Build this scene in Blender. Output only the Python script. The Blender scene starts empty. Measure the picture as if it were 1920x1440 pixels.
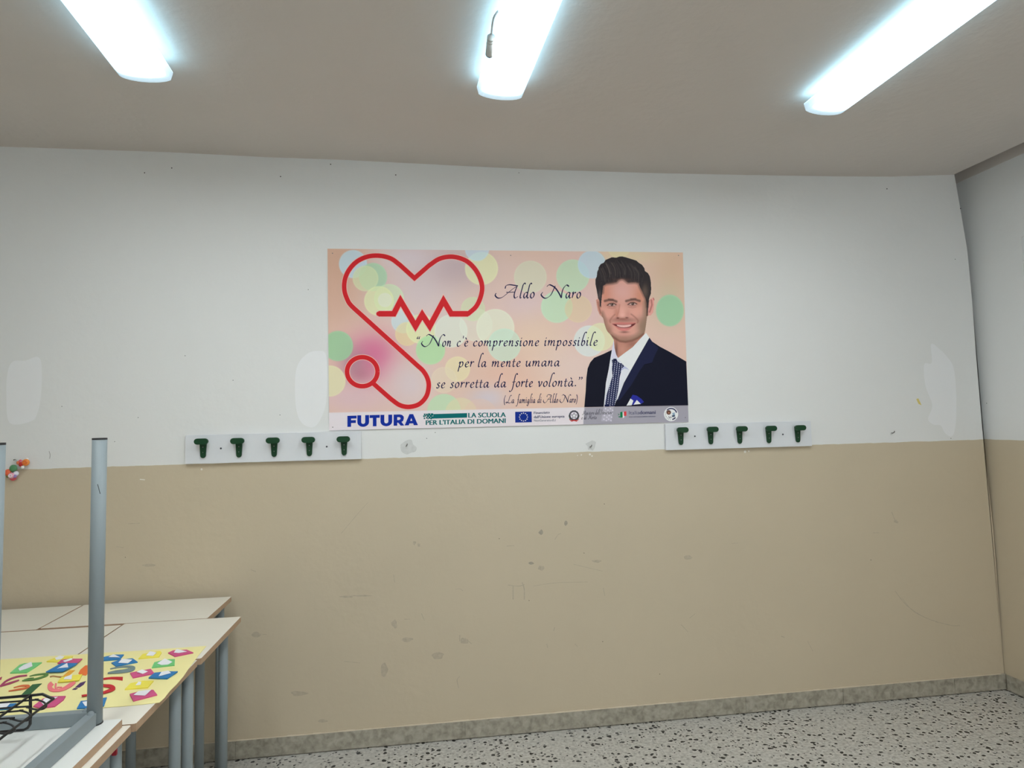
import bpy, bmesh, math, random
import numpy as np
from mathutils import Vector, Matrix
random.seed(7)
rng = np.random.default_rng(11)
SC = bpy.context.scene
COL = SC.collection

# ------------------------------------------------------------------ camera
D = 3.3                                   # distance camera - back wall (wall is y = 0)
FPX = 1162.0                              # focal length in pixels of the 1920x1440 frame
YAW, PITCH, ROLL = 0.1372, 0.0588, -0.0213
EYE = 0.4936 * D
CAM = np.array([0.0, -D, EYE])
def _rot():
    f = np.array([math.sin(YAW)*math.cos(PITCH), math.cos(YAW)*math.cos(PITCH), math.sin(PITCH)])
    r = np.array([math.cos(YAW), -math.sin(YAW), 0.0]); u = np.cross(r, f)
    c, s = math.cos(ROLL), math.sin(ROLL)
    r2 = c*r + s*u; u2 = -s*r + c*u
    return np.array([r2, -u2, f])
RM = _rot()
cd = bpy.data.cameras.new('camera'); cam = bpy.data.objects.new('camera', cd); COL.objects.link(cam)
cd.sensor_fit = 'HORIZONTAL'; cd.sensor_width = 36.0; cd.lens = FPX/1920*36.0; cd.clip_start = 0.02
mw = np.eye(4); mw[:3, 0] = RM[0]; mw[:3, 1] = -RM[1]; mw[:3, 2] = -RM[2]; mw[:3, 3] = CAM
cam.matrix_world = Matrix(mw.tolist())
SC.camera = cam

# ------------------------------------------------------------------ world, exposure
SC.view_settings.view_transform = 'Standard'; SC.view_settings.look = 'None'
SC.view_settings.gamma = 1.0; SC.view_settings.use_curve_mapping = False
SC.view_settings.exposure = 0.0
W = bpy.data.worlds.new('world'); SC.world = W; W.use_nodes = True
W.node_tree.nodes['Background'].inputs[0].default_value = (0.92, 0.97, 1.0, 1)
W.node_tree.nodes['Background'].inputs[1].default_value = 3.0   # overcast daylight outside
LAMP_CORE, LAMP_SIDE = 25.0, 1.5          # radiance of the diffusers: under the strip / on the flanks
LAMP_TOP = 5.5                            # what the diffusers leak upwards onto the ceiling
TINT = np.array([0.965, 1.03, 1.025])     # cool cast of the lamps on a neutral surface

# ------------------------------------------------------------------ measuring helpers: sight lines onto real planes
def ray(u, v): return RM.T @ np.array([(u-960)/FPX, (v-720)/FPX, 1.0])
def onY(u, v, y=0.0):
    d = ray(u, v); t = (y-CAM[1])/d[1]; return CAM + t*d
def onZ(u, v, z):
    d = ray(u, v); t = (z-CAM[2])/d[2]; return CAM + t*d
def onX(u, v, x):
    d = ray(u, v); t = (x-CAM[0])/d[0]; return CAM + t*d

# ------------------------------------------------------------------ materials
def lin(c):
    c = np.asarray(c, float)/255.0
    return np.where(c <= 0.04045, c/12.92, ((c+0.055)/1.055)**2.4)
def alb(c, e=0.72):                       # colour seen in the photo under illumination e -> albedo
    return tuple(float(x) for x in np.clip(lin(c)/(e*TINT), 0, 0.9))
def nodes(name):
    m = bpy.data.materials.new(name); m.use_nodes = True
    nt = m.node_tree; return m, nt, nt.nodes['Principled BSDF']
def plain(name, rgb, rough=0.5, metal=0.0, spec=0.5, bump=0.0, bscale=200.0, vary=0.06, vscale=30.0):
    """base colour with a faint procedural mottling and optional fine bump"""
    m, nt, b = nodes(name)
    tc = nt.nodes.new('ShaderNodeTexCoord')
    nz = nt.nodes.new('ShaderNodeTexNoise'); nz.inputs['Scale'].default_value = vscale; nz.inputs['Detail'].default_value = 3
    nt.links.new(tc.outputs['Object'], nz.inputs['Vector'])
    mx = nt.nodes.new('ShaderNodeMix'); mx.data_type = 'RGBA'
    mx.inputs[6].default_value = tuple(x*(1-vary) for x in rgb)+(1,)
    mx.inputs[7].default_value = tuple(min(1, x*(1+vary)) for x in rgb)+(1,)
    nt.links.new(nz.outputs['Fac'], mx.inputs[0]); nt.links.new(mx.outputs[2], b.inputs['Base Color'])
    b.inputs['Roughness'].default_value = rough; b.inputs['Metallic'].default_value = metal
    b.inputs['Specular IOR Level'].default_value = spec
    if bump:
        n2 = nt.nodes.new('ShaderNodeTexNoise'); n2.inputs['Scale'].default_value = bscale; n2.inputs['Detail'].default_value = 4
        nt.links.new(tc.outputs['Object'], n2.inputs['Vector'])
        bp = nt.nodes.new('ShaderNodeBump'); bp.inputs['Strength'].default_value = bump; bp.inputs['Distance'].default_value = 0.004
        nt.links.new(n2.outputs['Fac'], bp.inputs['Height']); nt.links.new(bp.outputs['Normal'], b.inputs['Normal'])
    return m
def print_mat(name, rough=0.45):
    m, nt, b = nodes(name)
    at = nt.nodes.new('ShaderNodeAttribute'); at.attribute_name = 'Col'
    nt.links.new(at.outputs['Color'], b.inputs['Base Color'])
    b.inputs['Roughness'].default_value = rough; b.inputs['Specular IOR Level'].default_value = 0.08
    return m

# ------------------------------------------------------------------ object helpers
def link(name, me, mat=None, parent=None, smooth=False):
    o = bpy.data.objects.new(name, me); COL.objects.link(o)
    if mat: me.materials.append(mat)
    if parent is not None: o.parent = parent
    if smooth:
        for p in me.polygons: p.use_smooth = True
    return o
def tag(o, label, cat, group=None, kind=None):
    o['label'] = label; o['category'] = cat
    if group: o['group'] = group
    if kind: o['kind'] = kind
    return o
def thing(name, loc, label, cat, group=None):
    o = bpy.data.objects.new(name, None); COL.objects.link(o); o.location = loc
    o.empty_display_size = 0.05
    return tag(o, label, cat, group)
def local(parent):                        # world -> parent offset (parents are unrotated empties)
    p = parent; off = Vector((0, 0, 0))
    while p is not None: off += p.location; p = p.parent
    return off
def build(name, bm, mat, parent=None, smooth=False, bevel=0.0, recalc=True):
    """bmesh in WORLD coordinates -> one mesh object, origin moved to the parent"""
    if bevel: bmesh.ops.bevel(bm, geom=bm.edges[:], offset=bevel, segments=2, affect='EDGES', profile=0.6)
    if recalc: bmesh.ops.recalc_face_normals(bm, faces=bm.faces[:])
    if parent is not None:
        off = local(parent)
        for v in bm.verts: v.co -= off
    me = bpy.data.meshes.new(name); bm.to_mesh(me); bm.free()
    return link(name, me, mat, parent, smooth)
def box(bm, x0, x1, y0, y1, z0, z1):
    vs = [bm.verts.new(p) for p in ((x0,y0,z0),(x1,y0,z0),(x1,y1,z0),(x0,y1,z0),(x0,y0,z1),(x1,y0,z1),(x1,y1,z1),(x0,y1,z1))]
    for f in ((0,3,2,1),(4,5,6,7),(0,1,5,4),(1,2,6,5),(2,3,7,6),(3,0,4,7)): bm.faces.new([vs[i] for i in f])
    return vs
def quad(bm, pts): return bm.faces.new([bm.verts.new(tuple(p)) for p in pts])
def prism(bm, pts, off):                  # polygon (3-D points) extruded by vector off
    a = [bm.verts.new(tuple(p)) for p in pts]; b = [bm.verts.new(tuple(np.asarray(p)+np.asarray(off))) for p in pts]
    bm.faces.new(a); bm.faces.new(b[::-1]); n = len(a)
    for i in range(n): bm.faces.new([a[i], b[i], b[(i+1) % n], a[(i+1) % n]])
def tube(bm, pts, r, seg=12, caps=True):
    pts = [Vector(tuple(p)) for p in pts]; rings = []; n = len(pts); up = None
    for i, p in enumerate(pts):
        t = (pts[min(i+1, n-1)] - pts[max(i-1, 0)]).normalized()
        if up is None: up = Vector((0, 0, 1)) if abs(t.z) < 0.9 else Vector((1, 0, 0))
        s = t.cross(up).normalized(); up = s.cross(t).normalized()
        rr = r[i] if isinstance(r, (list, tuple)) else r
        rings.append([bm.verts.new(p + s*math.cos(2*math.pi*k/seg)*rr + up*math.sin(2*math.pi*k/seg)*rr) for k in range(seg)])
    for a, b in zip(rings, rings[1:]):
        for k in range(seg): bm.faces.new([a[k], a[(k+1) % seg], b[(k+1) % seg], b[k]])
    if caps: bm.faces.new(rings[0][::-1]); bm.faces.new(rings[-1])
def smooth_path(pts, n=6, closed=False):  # Catmull-Rom
    P = [np.asarray(p, float) for p in pts]
    if len(P) < 3: return P
    out = []; m = len(P)
    for i in range(m if closed else m-1):
        p1, p2 = P[i], P[(i+1) % m]
        p0 = P[(i-1) % m] if (closed or i > 0) else 2*p1-p2
        p3 = P[(i+2) % m] if (closed or i+2 < m) else 2*p2-p1
        for k in range(n):
            t = k/n
            out.append(0.5*((2*p1)+(-p0+p2)*t+(2*p0-5*p1+4*p2-p3)*t*t+(-p0+3*p1-3*p2+p3)*t**3))
    if not closed: out.append(P[-1])
    return out
def ribbon2d(pts, w):                     # list of quads in 2-D, mitred; w scalar or list
    P = [np.asarray(p, float)[:2] for p in pts]; n = len(P); L = []; R_ = []
    for i in range(n):
        a = P[i]-P[i-1] if i > 0 else P[1]-P[0]; b = P[i+1]-P[i] if i < n-1 else a
        a = a/(np.linalg.norm(a)+1e-9); b = b/(np.linalg.norm(b)+1e-9)
        t = a+b; l = np.linalg.norm(t); t = t/l if l > 1e-6 else a
        nrm = np.array([-t[1], t[0]]); k = 1/max(0.45, abs(np.dot(nrm, np.array([-a[1], a[0]]))))
        ww = (w[i] if hasattr(w, '__len__') else w)*0.5*k
        L.append(P[i]+nrm*ww); R_.append(P[i]-nrm*ww)
    return [(L[i], R_[i], R_[i+1], L[i+1]) for i in range(n-1)]
def disc2d(c, r, n=14, ry=None):
    return [(c[0]+r*math.cos(2*math.pi*k/n), c[1]+(ry or r)*math.sin(2*math.pi*k/n)) for k in range(n)]
def flat_faces(bm, polys, fn, facing=Vector((0, -1, 0))):
    """2-D polygons mapped to 3-D by fn, all facing the same way"""
    for i, poly in enumerate(polys):
        lay = facing*((i*.618) % 1)*1.2e-4
        vs = [bm.verts.new(Vector(tuple(fn(*p)))+lay) for p in poly]
        try: f = bm.faces.new(vs)
        except ValueError: continue
        f.normal_update()
        if f.normal.dot(facing) < 0: f.normal_flip()
def fill_poly(bm, poly, fn, facing=Vector((0, -1, 0))):
    """possibly concave outline -> triangulated flat face"""
    vs = [bm.verts.new(tuple(fn(*p))) for p in poly]
    f = bm.faces.new(vs); f.normal_update()
    if f.normal.dot(facing) < 0: f.normal_flip()
    bmesh.ops.triangulate(bm, faces=[f])

# ================================================================== SETTING
XR, XL, YF, HC = 3.33, -3.2, -6.6, 3.022
ZB = 1.450                                # height of the beige dado
m_floor, nt, b = nodes('terrazzo')
tc = nt.nodes.new('ShaderNodeTexCoord')
def vor(scale, thr_lo, thr_hi, keep, dark, base_sock, seed, stretch=(1, 1, 1)):
    mp = nt.nodes.new('ShaderNodeMapping'); mp.inputs['Location'].default_value = (seed, seed*1.7, 0); mp.inputs['Scale'].default_value = stretch
    nt.links.new(tc.outputs['Object'], mp.inputs['Vector'])
    nzz = nt.nodes.new('ShaderNodeTexNoise'); nzz.inputs['Scale'].default_value = scale*0.9; nzz.inputs['Detail'].default_value = 2
    nt.links.new(mp.outputs[0], nzz.inputs['Vector'])
    ad = nt.nodes.new('ShaderNodeMix'); ad.data_type = 'RGBA'; ad.blend_type = 'LINEAR_LIGHT'; ad.inputs[0].default_value = 0.45/scale
    nt.links.new(mp.outputs[0], ad.inputs[6]); nt.links.new(nzz.outputs['Color'], ad.inputs[7])
    v = nt.nodes.new('ShaderNodeTexVoronoi'); v.voronoi_dimensions = '2D'; v.inputs['Scale'].default_value = scale; v.inputs['Randomness'].default_value = 1.0
    nt.links.new(ad.outputs[2], v.inputs['Vector'])
    sp = nt.nodes.new('ShaderNodeSeparateColor'); nt.links.new(v.outputs['Color'], sp.inputs[0])
    # radius of each chip is random, many cells hold none
    mr = nt.nodes.new('ShaderNodeMapRange'); mr.inputs[1].default_value = 1-keep; mr.inputs[2].default_value = 1; mr.inputs[3].default_value = thr_lo; mr.inputs[4].default_value = thr_hi
    nt.links.new(sp.outputs[0], mr.inputs[0])
    gt = nt.nodes.new('ShaderNodeMath'); gt.operation = 'GREATER_THAN'; gt.inputs[1].default_value = 1-keep; nt.links.new(sp.outputs[0], gt.inputs[0])
    lt = nt.nodes.new('ShaderNodeMath'); lt.operation = 'LESS_THAN'; nt.links.new(v.outputs['Distance'], lt.inputs[0]); nt.links.new(mr.outputs[0], lt.inputs[1])
    mu = nt.nodes.new('ShaderNodeMath'); mu.operation = 'MULTIPLY'; nt.links.new(gt.outputs[0], mu.inputs[0]); nt.links.new(lt.outputs[0], mu.inputs[1])
    mx = nt.nodes.new('ShaderNodeMix'); mx.data_type = 'RGBA'; nt.links.new(mu.outputs[0], mx.inputs[0])
    nt.links.new(base_sock, mx.inputs[6]); mx.inputs[7].default_value = dark+(1,)
    return mx.outputs[2]
nb = nt.nodes.new('ShaderNodeTexNoise'); nb.inputs['Scale'].default_value = 60; nb.inputs['Detail'].default_value = 4
nt.links.new(tc.outputs['Object'], nb.inputs['Vector'])
cr = nt.nodes.new('ShaderNodeValToRGB'); nt.links.new(nb.outputs['Fac'], cr.inputs[0])
cr.color_ramp.elements[0].position = 0.35; cr.color_ramp.elements[0].color = (0.44, 0.42, 0.385, 1)
cr.color_ramp.elements[1].position = 0.62; cr.color_ramp.elements[1].color = (0.58, 0.56, 0.52, 1)
s = vor(48, 0.12, 0.44, 0.40, (0.40, 0.385, 0.355), cr.outputs[0], 3.1)
s = vor(38, 0.12, 0.44, 0.27, (0.028, 0.028, 0.026), s, 7.7, (1.0, 1.2, 1))
s = vor(66, 0.12, 0.38, 0.11, (0.05, 0.048, 0.045), s, 1.3)
# fine joints between the 40 cm slabs
bk = nt.nodes.new('ShaderNodeTexBrick'); bk.offset = 0.0; bk.inputs['Scale'].default_value = 1.0
bk.inputs['Brick Width'].default_value = 0.4; bk.inputs['Row Height'].default_value = 0.4; bk.inputs['Mortar Size'].default_value = 0.001
mpb = nt.nodes.new('ShaderNodeMapping'); mpb.inputs['Location'].default_value = (0.08, 0.10, 0)
nt.links.new(tc.outputs['Object'], mpb.inputs['Vector']); nt.links.new(mpb.outputs[0], bk.inputs['Vector'])
mj = nt.nodes.new('ShaderNodeMix'); mj.data_type = 'RGBA'; mj.inputs[7].default_value = (0.38, 0.37, 0.345, 1)
nt.links.new(bk.outputs['Fac'], mj.inputs[0]); nt.links.new(s, mj.inputs[6]); nt.links.new(mj.outputs[2], b.inputs['Base Color'])
b.inputs['Roughness'].default_value = 0.42; b.inputs['Specular IOR Level'].default_value = 0.35

def wall_material(name, white, beige):
    """white emulsion above, beige oil dado below with a slightly wavering edge"""
    m, nt, b = nodes(name)
    tc = nt.nodes.new('ShaderNodeTexCoord'); sx = nt.nodes.new('ShaderNodeSeparateXYZ'); nt.links.new(tc.outputs['Object'], sx.inputs[0])
    nz = nt.nodes.new('ShaderNodeTexNoise'); nz.inputs['Scale'].default_value = 9; nz.inputs['Detail'].default_value = 6
    nt.links.new(tc.outputs['Object'], nz.inputs['Vector'])
    ma = nt.nodes.new('ShaderNodeMath'); ma.operation = 'MULTIPLY_ADD'; ma.inputs[1].default_value = 0.012; ma.inputs[2].default_value = -0.006
    nt.links.new(nz.outputs['Fac'], ma.inputs[0])
    sl = nt.nodes.new('ShaderNodeMath'); sl.operation = 'MULTIPLY_ADD'; sl.inputs[1].default_value = -0.0022; nt.links.new(sx.outputs[0], sl.inputs[0]); nt.links.new(sx.outputs[2], sl.inputs[2])
    ad = nt.nodes.new('ShaderNodeMath'); nt.links.new(sl.outputs[0], ad.inputs[0]); nt.links.new(ma.outputs[0], ad.inputs[1])
    gt = nt.nodes.new('ShaderNodeMath'); gt.operation = 'GREATER_THAN'; gt.inputs[1].default_value = ZB-0.002; nt.links.new(ad.outputs[0], gt.inputs[0])
    def mott(c, sc, am):
        n = nt.nodes.new('ShaderNodeTexNoise'); n.inputs['Scale'].default_value = sc; n.inputs['Detail'].default_value = 5; n.inputs['Roughness'].default_value = 0.6
        nt.links.new(tc.outputs['Object'], n.inputs['Vector'])
        x = nt.nodes.new('ShaderNodeMix'); x.data_type = 'RGBA'; nt.links.new(n.outputs['Fac'], x.inputs[0])
        x.inputs[6].default_value = tuple(k*(1-am) for k in c)+(1,); x.inputs[7].default_value = tuple(min(.95, k*(1+am)) for k in c)+(1,)
        return x.outputs[2]
    mx = nt.nodes.new('ShaderNodeMix'); mx.data_type = 'RGBA'; nt.links.new(gt.outputs[0], mx.inputs[0])
    nt.links.new(mott(beige, 1.6, 0.05), mx.inputs[6]); nt.links.new(mott(white, 1.2, 0.025), mx.inputs[7])
    nt.links.new(mx.outputs[2], b.inputs['Base Color'])
    mr = nt.nodes.new('ShaderNodeMapRange'); mr.inputs[3].default_value = 0.42; mr.inputs[4].default_value = 0.8; nt.links.new(gt.outputs[0], mr.inputs[0])
    nt.links.new(mr.outputs[0], b.inputs['Roughness']); b.inputs['Specular IOR Level'].default_value = 0.3
    n2 = nt.nodes.new('ShaderNodeTexNoise'); n2.inputs['Scale'].default_value = 14; n2.inputs['Detail'].default_value = 6
    nt.links.new(tc.outputs['Object'], n2.inputs['Vector'])
    bp = nt.nodes.new('ShaderNodeBump'); bp.inputs['Strength'].default_value = 0.25; bp.inputs['Distance'].default_value = 0.01
    nt.links.new(n2.outputs['Fac'], bp.inputs['Height']); nt.links.new(bp.outputs['Normal'], b.inputs['Normal'])
    return m
WHITE, BEIGE = (0.80, 0.80, 0.79), (0.60, 0.51, 0.375)
m_wall = wall_material('painted_wall', WHITE, BEIGE)
m_ceil = plain('ceiling_plaster', (0.69, 0.635, 0.595), 0.9, bump=0.6, bscale=26, vary=0.03, vscale=2, spec=0.1)
m_patch = plain('fresh_white_paint', (0.86, 0.86, 0.87), 0.5, vary=0.01, spec=0.2)

def struct(o): o['kind'] = 'structure'; return o
bm = bmesh.new(); quad(bm, [(XL, YF, 0), (XR+.3, YF, 0), (XR+.3, 0.3, 0), (XL, 0.3, 0)])
floor = struct(build('floor', bm, m_floor))
# ceiling: slightly uneven plaster, follows the measured line along the back wall
cx = [-3.2, -2.07, -1.29, -0.81, -0.43, 0.6, 1.3, 1.86, 2.4, 2.78, 3.205]
cz = [3.035, 3.034, 3.036, 3.028, 3.028, 3.012, 3.015, 3.023, 3.033, 3.044, 3.070]
ys = [0.15, 0.0, -0.25, -0.5, -0.8, -2.6, -4.5, YF-.1]; ky = [1, 1, .96, .92, .88, .85, .8, .8]
bm = bmesh.new(); g = [[bm.verts.new((x, y, HC+(z-HC)*k)) for x, z in zip(cx, cz)] for y, k in zip(ys, ky)]
for a, b_ in zip(g, g[1:]):
    for i in range(len(cx)-1): bm.faces.new([a[i], a[i+1], b_[i+1], b_[i]])
    bm.faces.new([a[-1], bm.verts.new(a[-1].co+Vector((0, 0, .14))), bm.verts.new(b_[-1].co+Vector((0, 0, .14))), b_[-1]])
quad(bm, [(XL, YF-.1, 3.2), (XR+.3, YF-.1, 3.2), (XR+.3, .3, 3.2), (XL, .3, 3.2)])
struct(build('ceiling', bm, m_ceil))
# its right end is a crooked edge beside an open plaster joint that widens towards the ceiling
EZ = [0.0, 0.9, 1.53, 1.95, 2.3, 2.6, 2.85, 3.2]; EX = [3.3285, 3.318, 3.288, 3.279, 3.276, 3.266, 3.238, 3.195]
bm = bmesh.new(); prism(bm, [(XL-.2, 0, 3.2), (XL-.2, 0, 0)] + [(x, 0, z) for x, z in zip(EX, EZ)], (0, .2, 0))
bmesh.ops.triangulate(bm, faces=[f for f in bm.faces if len(f.verts) > 4])
wall_back = struct(build('wall_back', bm, m_wall))
# front wall, behind the viewer, with an added window that brightens the right side
FX0, FX1, FZ0, FZ1 = 0.3, 3.0, 1.0, 2.6
bm = bmesh.new(); box(bm, XL-.2, FX0, YF-.2, YF, 0, 3.2); box(bm, FX1, XR+.3, YF-.2, YF, 0, 3.2); box(bm, FX0, FX1, YF-.2, YF, 0, FZ0); box(bm, FX0, FX1, YF-.2, YF, FZ1, 3.2)
struct(build('wall_front', bm, m_wall))
pl = bpy.data.lights.new('fill_window_portal', 'AREA'); pl.shape = 'RECTANGLE'; pl.size = FX1-FX0; pl.size_y = FZ1-FZ0; pl.cycles.is_portal = True  # sampling portal for the added window
po = bpy.data.objects.new('fill_window_portal', pl); COL.objects.link(po); po.location = ((FX0+FX1)/2, YF-.1, (FZ0+FZ1)/2); po.rotation_euler = (math.radians(90), 0, 0)
bm = bmesh.new(); box(bm, XL-.2, XL, YF, 0.0, 0, 3.2); struct(build('wall_left', bm, m_wall))
# right wall with the window recess that just enters the frame
WY0, WY1, WZ0, WZ1 = -1.75, -0.285, 1.62, 2.60
bm = bmesh.new()
box(bm, XR, XR+.3, YF, WY0, 0, 3.2); box(bm, XR, XR+.3, WY1, 0.2, 0, 3.2)
box(bm, XR, XR+.3, WY0, WY1, 0, WZ0); box(bm, XR, XR+.3, WY0, WY1, WZ1, 3.2)
struct(build('wall_right', bm, m_wall))
m_alu = plain('white_window_frame', (0.62, 0.63, 0.62), 0.4, vary=.02)
win = bpy.data.objects.new('window_1', None); COL.objects.link(win); win.location = (XR+.2, (WY0+WY1)/2, WZ0); struct(win)
bm = bmesh.new()
for a, c in ((WY0, WY0+.06), (WY1-.06, WY1), ((WY0+WY1)/2-.04, (WY0+WY1)/2+.04)): box(bm, XR+.18, XR+.23, a, c, WZ0, WZ1)
for a, c in ((WZ0, WZ0+.06), (WZ1-.06, WZ1)): box(bm, XR+.182, XR+.228, WY0, WY1, a, c)
struct(build('frame', bm, m_alu, win))
w2 = bpy.data.objects.new('fill_window', None); COL.objects.link(w2); w2.location = ((FX0+FX1)/2, YF-.1, FZ0); struct(w2)  # frame of the added, unseen window that lets in fill light
bm = bmesh.new()
for a in np.linspace(FX0, FX1-.06, 4): box(bm, a, a+.06, YF-.12, YF-.06, FZ0, FZ1)
for a in (FZ0, FZ1-.06): box(bm, FX0, FX1, YF-.118, YF-.062, a, a+.06)
struct(build('frame', bm, m_alu, w2))
bm = bmesh.new(); box(bm, XR+.2, XR+.215, WY0+.05, WY1-.05, WZ0+.05, WZ1-.05); struct(build('light_block_panel', bm, plain('grey_block', (.5, .5, .48), .6), win))  # added unseen panel, keeps outside light off the recess
# bottom of the open joint in the corner, and the strip of wall above the ceiling edge
bm = bmesh.new(); box(bm, 3.15, XR+.05, .12, .2, 0, 3.2); struct(build('trim_1', bm, m_wall))
bm = bmesh.new(); box(bm, XR-.004, XR, YF, .12, 3.062, 3.2); struct(build('trim_2', bm, m_ceil))

# stone skirting with joints
m_stone, nt, b = nodes('skirting_marble')
tc = nt.nodes.new('ShaderNodeTexCoord'); n1 = nt.nodes.new('ShaderNodeTexNoise'); n1.inputs['Scale'].default_value = 34; n1.inputs['Detail'].default_value = 9; n1.inputs['Distortion'].default_value = .35
nt.links.new(tc.outputs['Object'], n1.inputs['Vector'])
cr = nt.nodes.new('ShaderNodeValToRGB'); nt.links.new(n1.outputs['Fac'], cr.inputs[0])
for i, (p, c) in enumerate(((.30, (.26, .24, .19)), (.5, (.375, .345, .28)), (.70, (.46, .43, .36)))):
    e = cr.color_ramp.elements[i] if i < 2 else cr.color_ramp.elements.new(p); e.position = p; e.color = c+(1,)
nt.links.new(cr.outputs[0], b.inputs['Base Color']); b.inputs['Roughness'].default_value = .45
ZS = 0.091
bm = bmesh.new(); js = [XL, -2.35, -1.65] + [onY(u, 1330)[0] for u in (443, 809, 871, 1397, 1580, 1790)] + [XR]
for a, c in zip(js, js[1:]): box(bm, a+.0012, c-.0012, -0.011, 0.0, 0.0055, ZS)
box(bm, XL, XR, -.008, 0, .008, ZS-.002)
struct(build('baseboard_back', bm, m_stone))
bm = bmesh.new(); yy = [-.02, -.75, -1.5, -2.3, -3.1, -4.0, -5.0, YF]
for a, c in zip(yy, yy[1:]): box(bm, XR-.011, XR, c+.0012, a-.0012, .0055, ZS)
struct(build('baseboard_right', bm, m_stone))
m_edge = plain('lit_plaster_lip', (.62, .535, .405), .7)  # pale lip: light caught along the skirting top is put into its colour
bm = bmesh.new(); xs = np.linspace(XL, XR-.03, 160)
for a, c in zip(xs, xs[1:]):
    h = ZS+0.001+0.003*rng.random(); quad(bm, [(a, -.0112, ZS-.0005), (c, -.0112, ZS-.0005), (c, -.001, h), (a, -.001, h)])
struct(build('trim_3', bm, m_edge))

# ------------------------------------------------------------------ marks on the back wall (dirt, chips, patches with their own shape)
def on_wall(y): return lambda u, v: onY(u, v, y)
def wall_decal(name, polys, mat, y=-.0006):
    bm = bmesh.new(); flat_faces(bm, polys, on_wall(y)); return struct(build(name, bm, mat, wall_back, recalc=False))
def wall_blob(name, outline, mat, y=-.0006, n=5):
    bm = bmesh.new(); fill_poly(bm, [tuple(p) for p in smooth_path(outline, n, True)], on_wall(y)); return struct(build(name, bm, mat, wall_back, recalc=False))
wall_blob('paint_patch', [(48, 676), (70, 669), (78, 685), (77, 740), (70, 775), (58, 790), (18, 793), (12, 740), (14, 700), (24, 678)], m_patch)
wall_blob('paint_patch', [(575, 664), (595, 658), (612, 668), (613, 740), (606, 775), (590, 800), (568, 795), (556, 770), (553, 720), (558, 685)], m_patch)
wall_blob('paint_patch', [(1746, 645), (1762, 655), (1775, 668), (1788, 690), (1793, 740), (1792, 795), (1785, 818), (1772, 812), (1764, 798), (1750, 796), (1740, 785), (1748, 760), (1735, 722), (1733, 683), (1747, 680)], m_patch)
m_grey = plain('grey_filler', (.66, .66, .65), .9, vary=.14, vscale=60)
m_scuff = plain('scuff', (.38, .33, .26), .8, vary=.3, vscale=80)
m_scuff2 = plain('faint_scuff', (.50, .425, .32), .8, vary=.25, vscale=60)
m_pen = plain('pencil', (.36, .35, .33), .8)
m_chip = plain('white_chip', (.80, .76, .70), .8)
m_dark = plain('dark_hole', (.03, .03, .03), .9)
def blotch(c, rx, ry, k=9):
    return smooth_path([(c[0]+rx*math.cos(6.283*i/k)*rng.uniform(.65, 1.2), c[1]+ry*math.sin(6.283*i/k)*rng.uniform(.65, 1.2)) for i in range(k)], 4, True)
rub = []; rub2 = []
for c, rx, ry in (((1014, 998), 4, 5), ((1061, 981), 3, 5), ((996, 1056), 5, 3)):
    rub.append([tuple(p) for p in blotch(c, rx, ry)])
for c, rx, ry in (((777, 1018), 3, 4), ((785, 1022), 3, 4), ((648, 1119), 12, 2), ((680, 1117), 20, 1.6), ((765, 1199), 10, 5), ((740, 1170), 6, 9), ((820, 1230), 14, 7), ((720, 1255), 8, 12),
                  ((870, 1202), 10, 6), ((1015, 1065), 7, 5), ((480, 1190), 9, 5), ((560, 1300), 16, 5), ((605, 1352), 10, 3), ((1680, 978), 4, 3), ((1120, 1052), 10, 3), ((280, 1060), 12, 3), ((1290, 1045), 9, 4)):
    rub2.append([tuple(p) for p in blotch(c, rx, ry)])
for a, p in ((m_scuff, rub), (m_scuff2, rub2)):
    bm = bmesh.new()
    for q in p: fill_poly(bm, q, on_wall(-.0007))
    struct(build('scuff_mark', bm, a, wall_back, recalc=False))
lines = [([(953, 1097), (972, 1099), (983, 1096)], 1.6), ([(962, 1099), (962, 1124)], 2.2), ([(979, 1092), (983, 1105), (983, 1124)], 2.2),
  ([(862, 1191), (862, 1203)], 2), ([(872, 1197), (884, 1207)], 1.6), ([(1131, 1102), (1134, 1117)], 1.2), ([(1038, 1183), (1040, 1176)], 1.6),
  ([(1025, 1207), (1027, 1215)], 1.8), ([(1078, 1207), (1083, 1213)], 1.4), ([(790, 1150), (796, 1164)], 1.0), ([(738, 1078), (740, 1092)], 1.2),
  ([(854, 1105), (862, 1104), (868, 1108)], 1.0), ([(950, 1024), (964, 1023)], 1.2), ([(1040, 1012), (1046, 1003), (1052, 1000)], 1.2), ([(758, 1161), (769, 1161)], 1), ([(1075, 1058), (1130, 1071)], .9), ([(1000, 1099), (1040, 1093), (1102, 1091)], .8),
  ([(640, 1000), (672, 962), (690, 942)], .8), ([(1678, 1108), (1700, 1135), (1735, 1158), (1780, 1172), (1800, 1173)], 1.1), ([(1690, 1120), (1715, 1148), (1760, 1168)], .8),
  ([(1277, 1171), (1290, 1185)], 1.2), ([(1293, 1159), (1303, 1151)], 1), ([(1465, 1193), (1471, 1195)], 1.6), ([(1514, 1202), (1524, 1221)], .8), ([(645, 1240), (675, 1243)], 1), ([(860, 1290), (857, 1275), (862, 1268)], 1.4),
  ([(1672, 960), (1678, 975), (1684, 981)], 1.2), ([(1372, 1019), (1384, 1018)], .9), ([(1637, 999), (1648, 999)], .9), ([(400, 1150), (412, 1160), (440, 1166)], 1.2), ([(470, 1068), (480, 1072)], 1.4), ([(482, 1188), (500, 1190)], 1), ([(240, 982), (262, 981)], 1), ([(218, 1025), (232, 1027)], 1)]
wall_decal('scuff_line', [q for p, w in lines for q in ribbon2d(smooth_path(p, 4), w)], m_scuff2)
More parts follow.
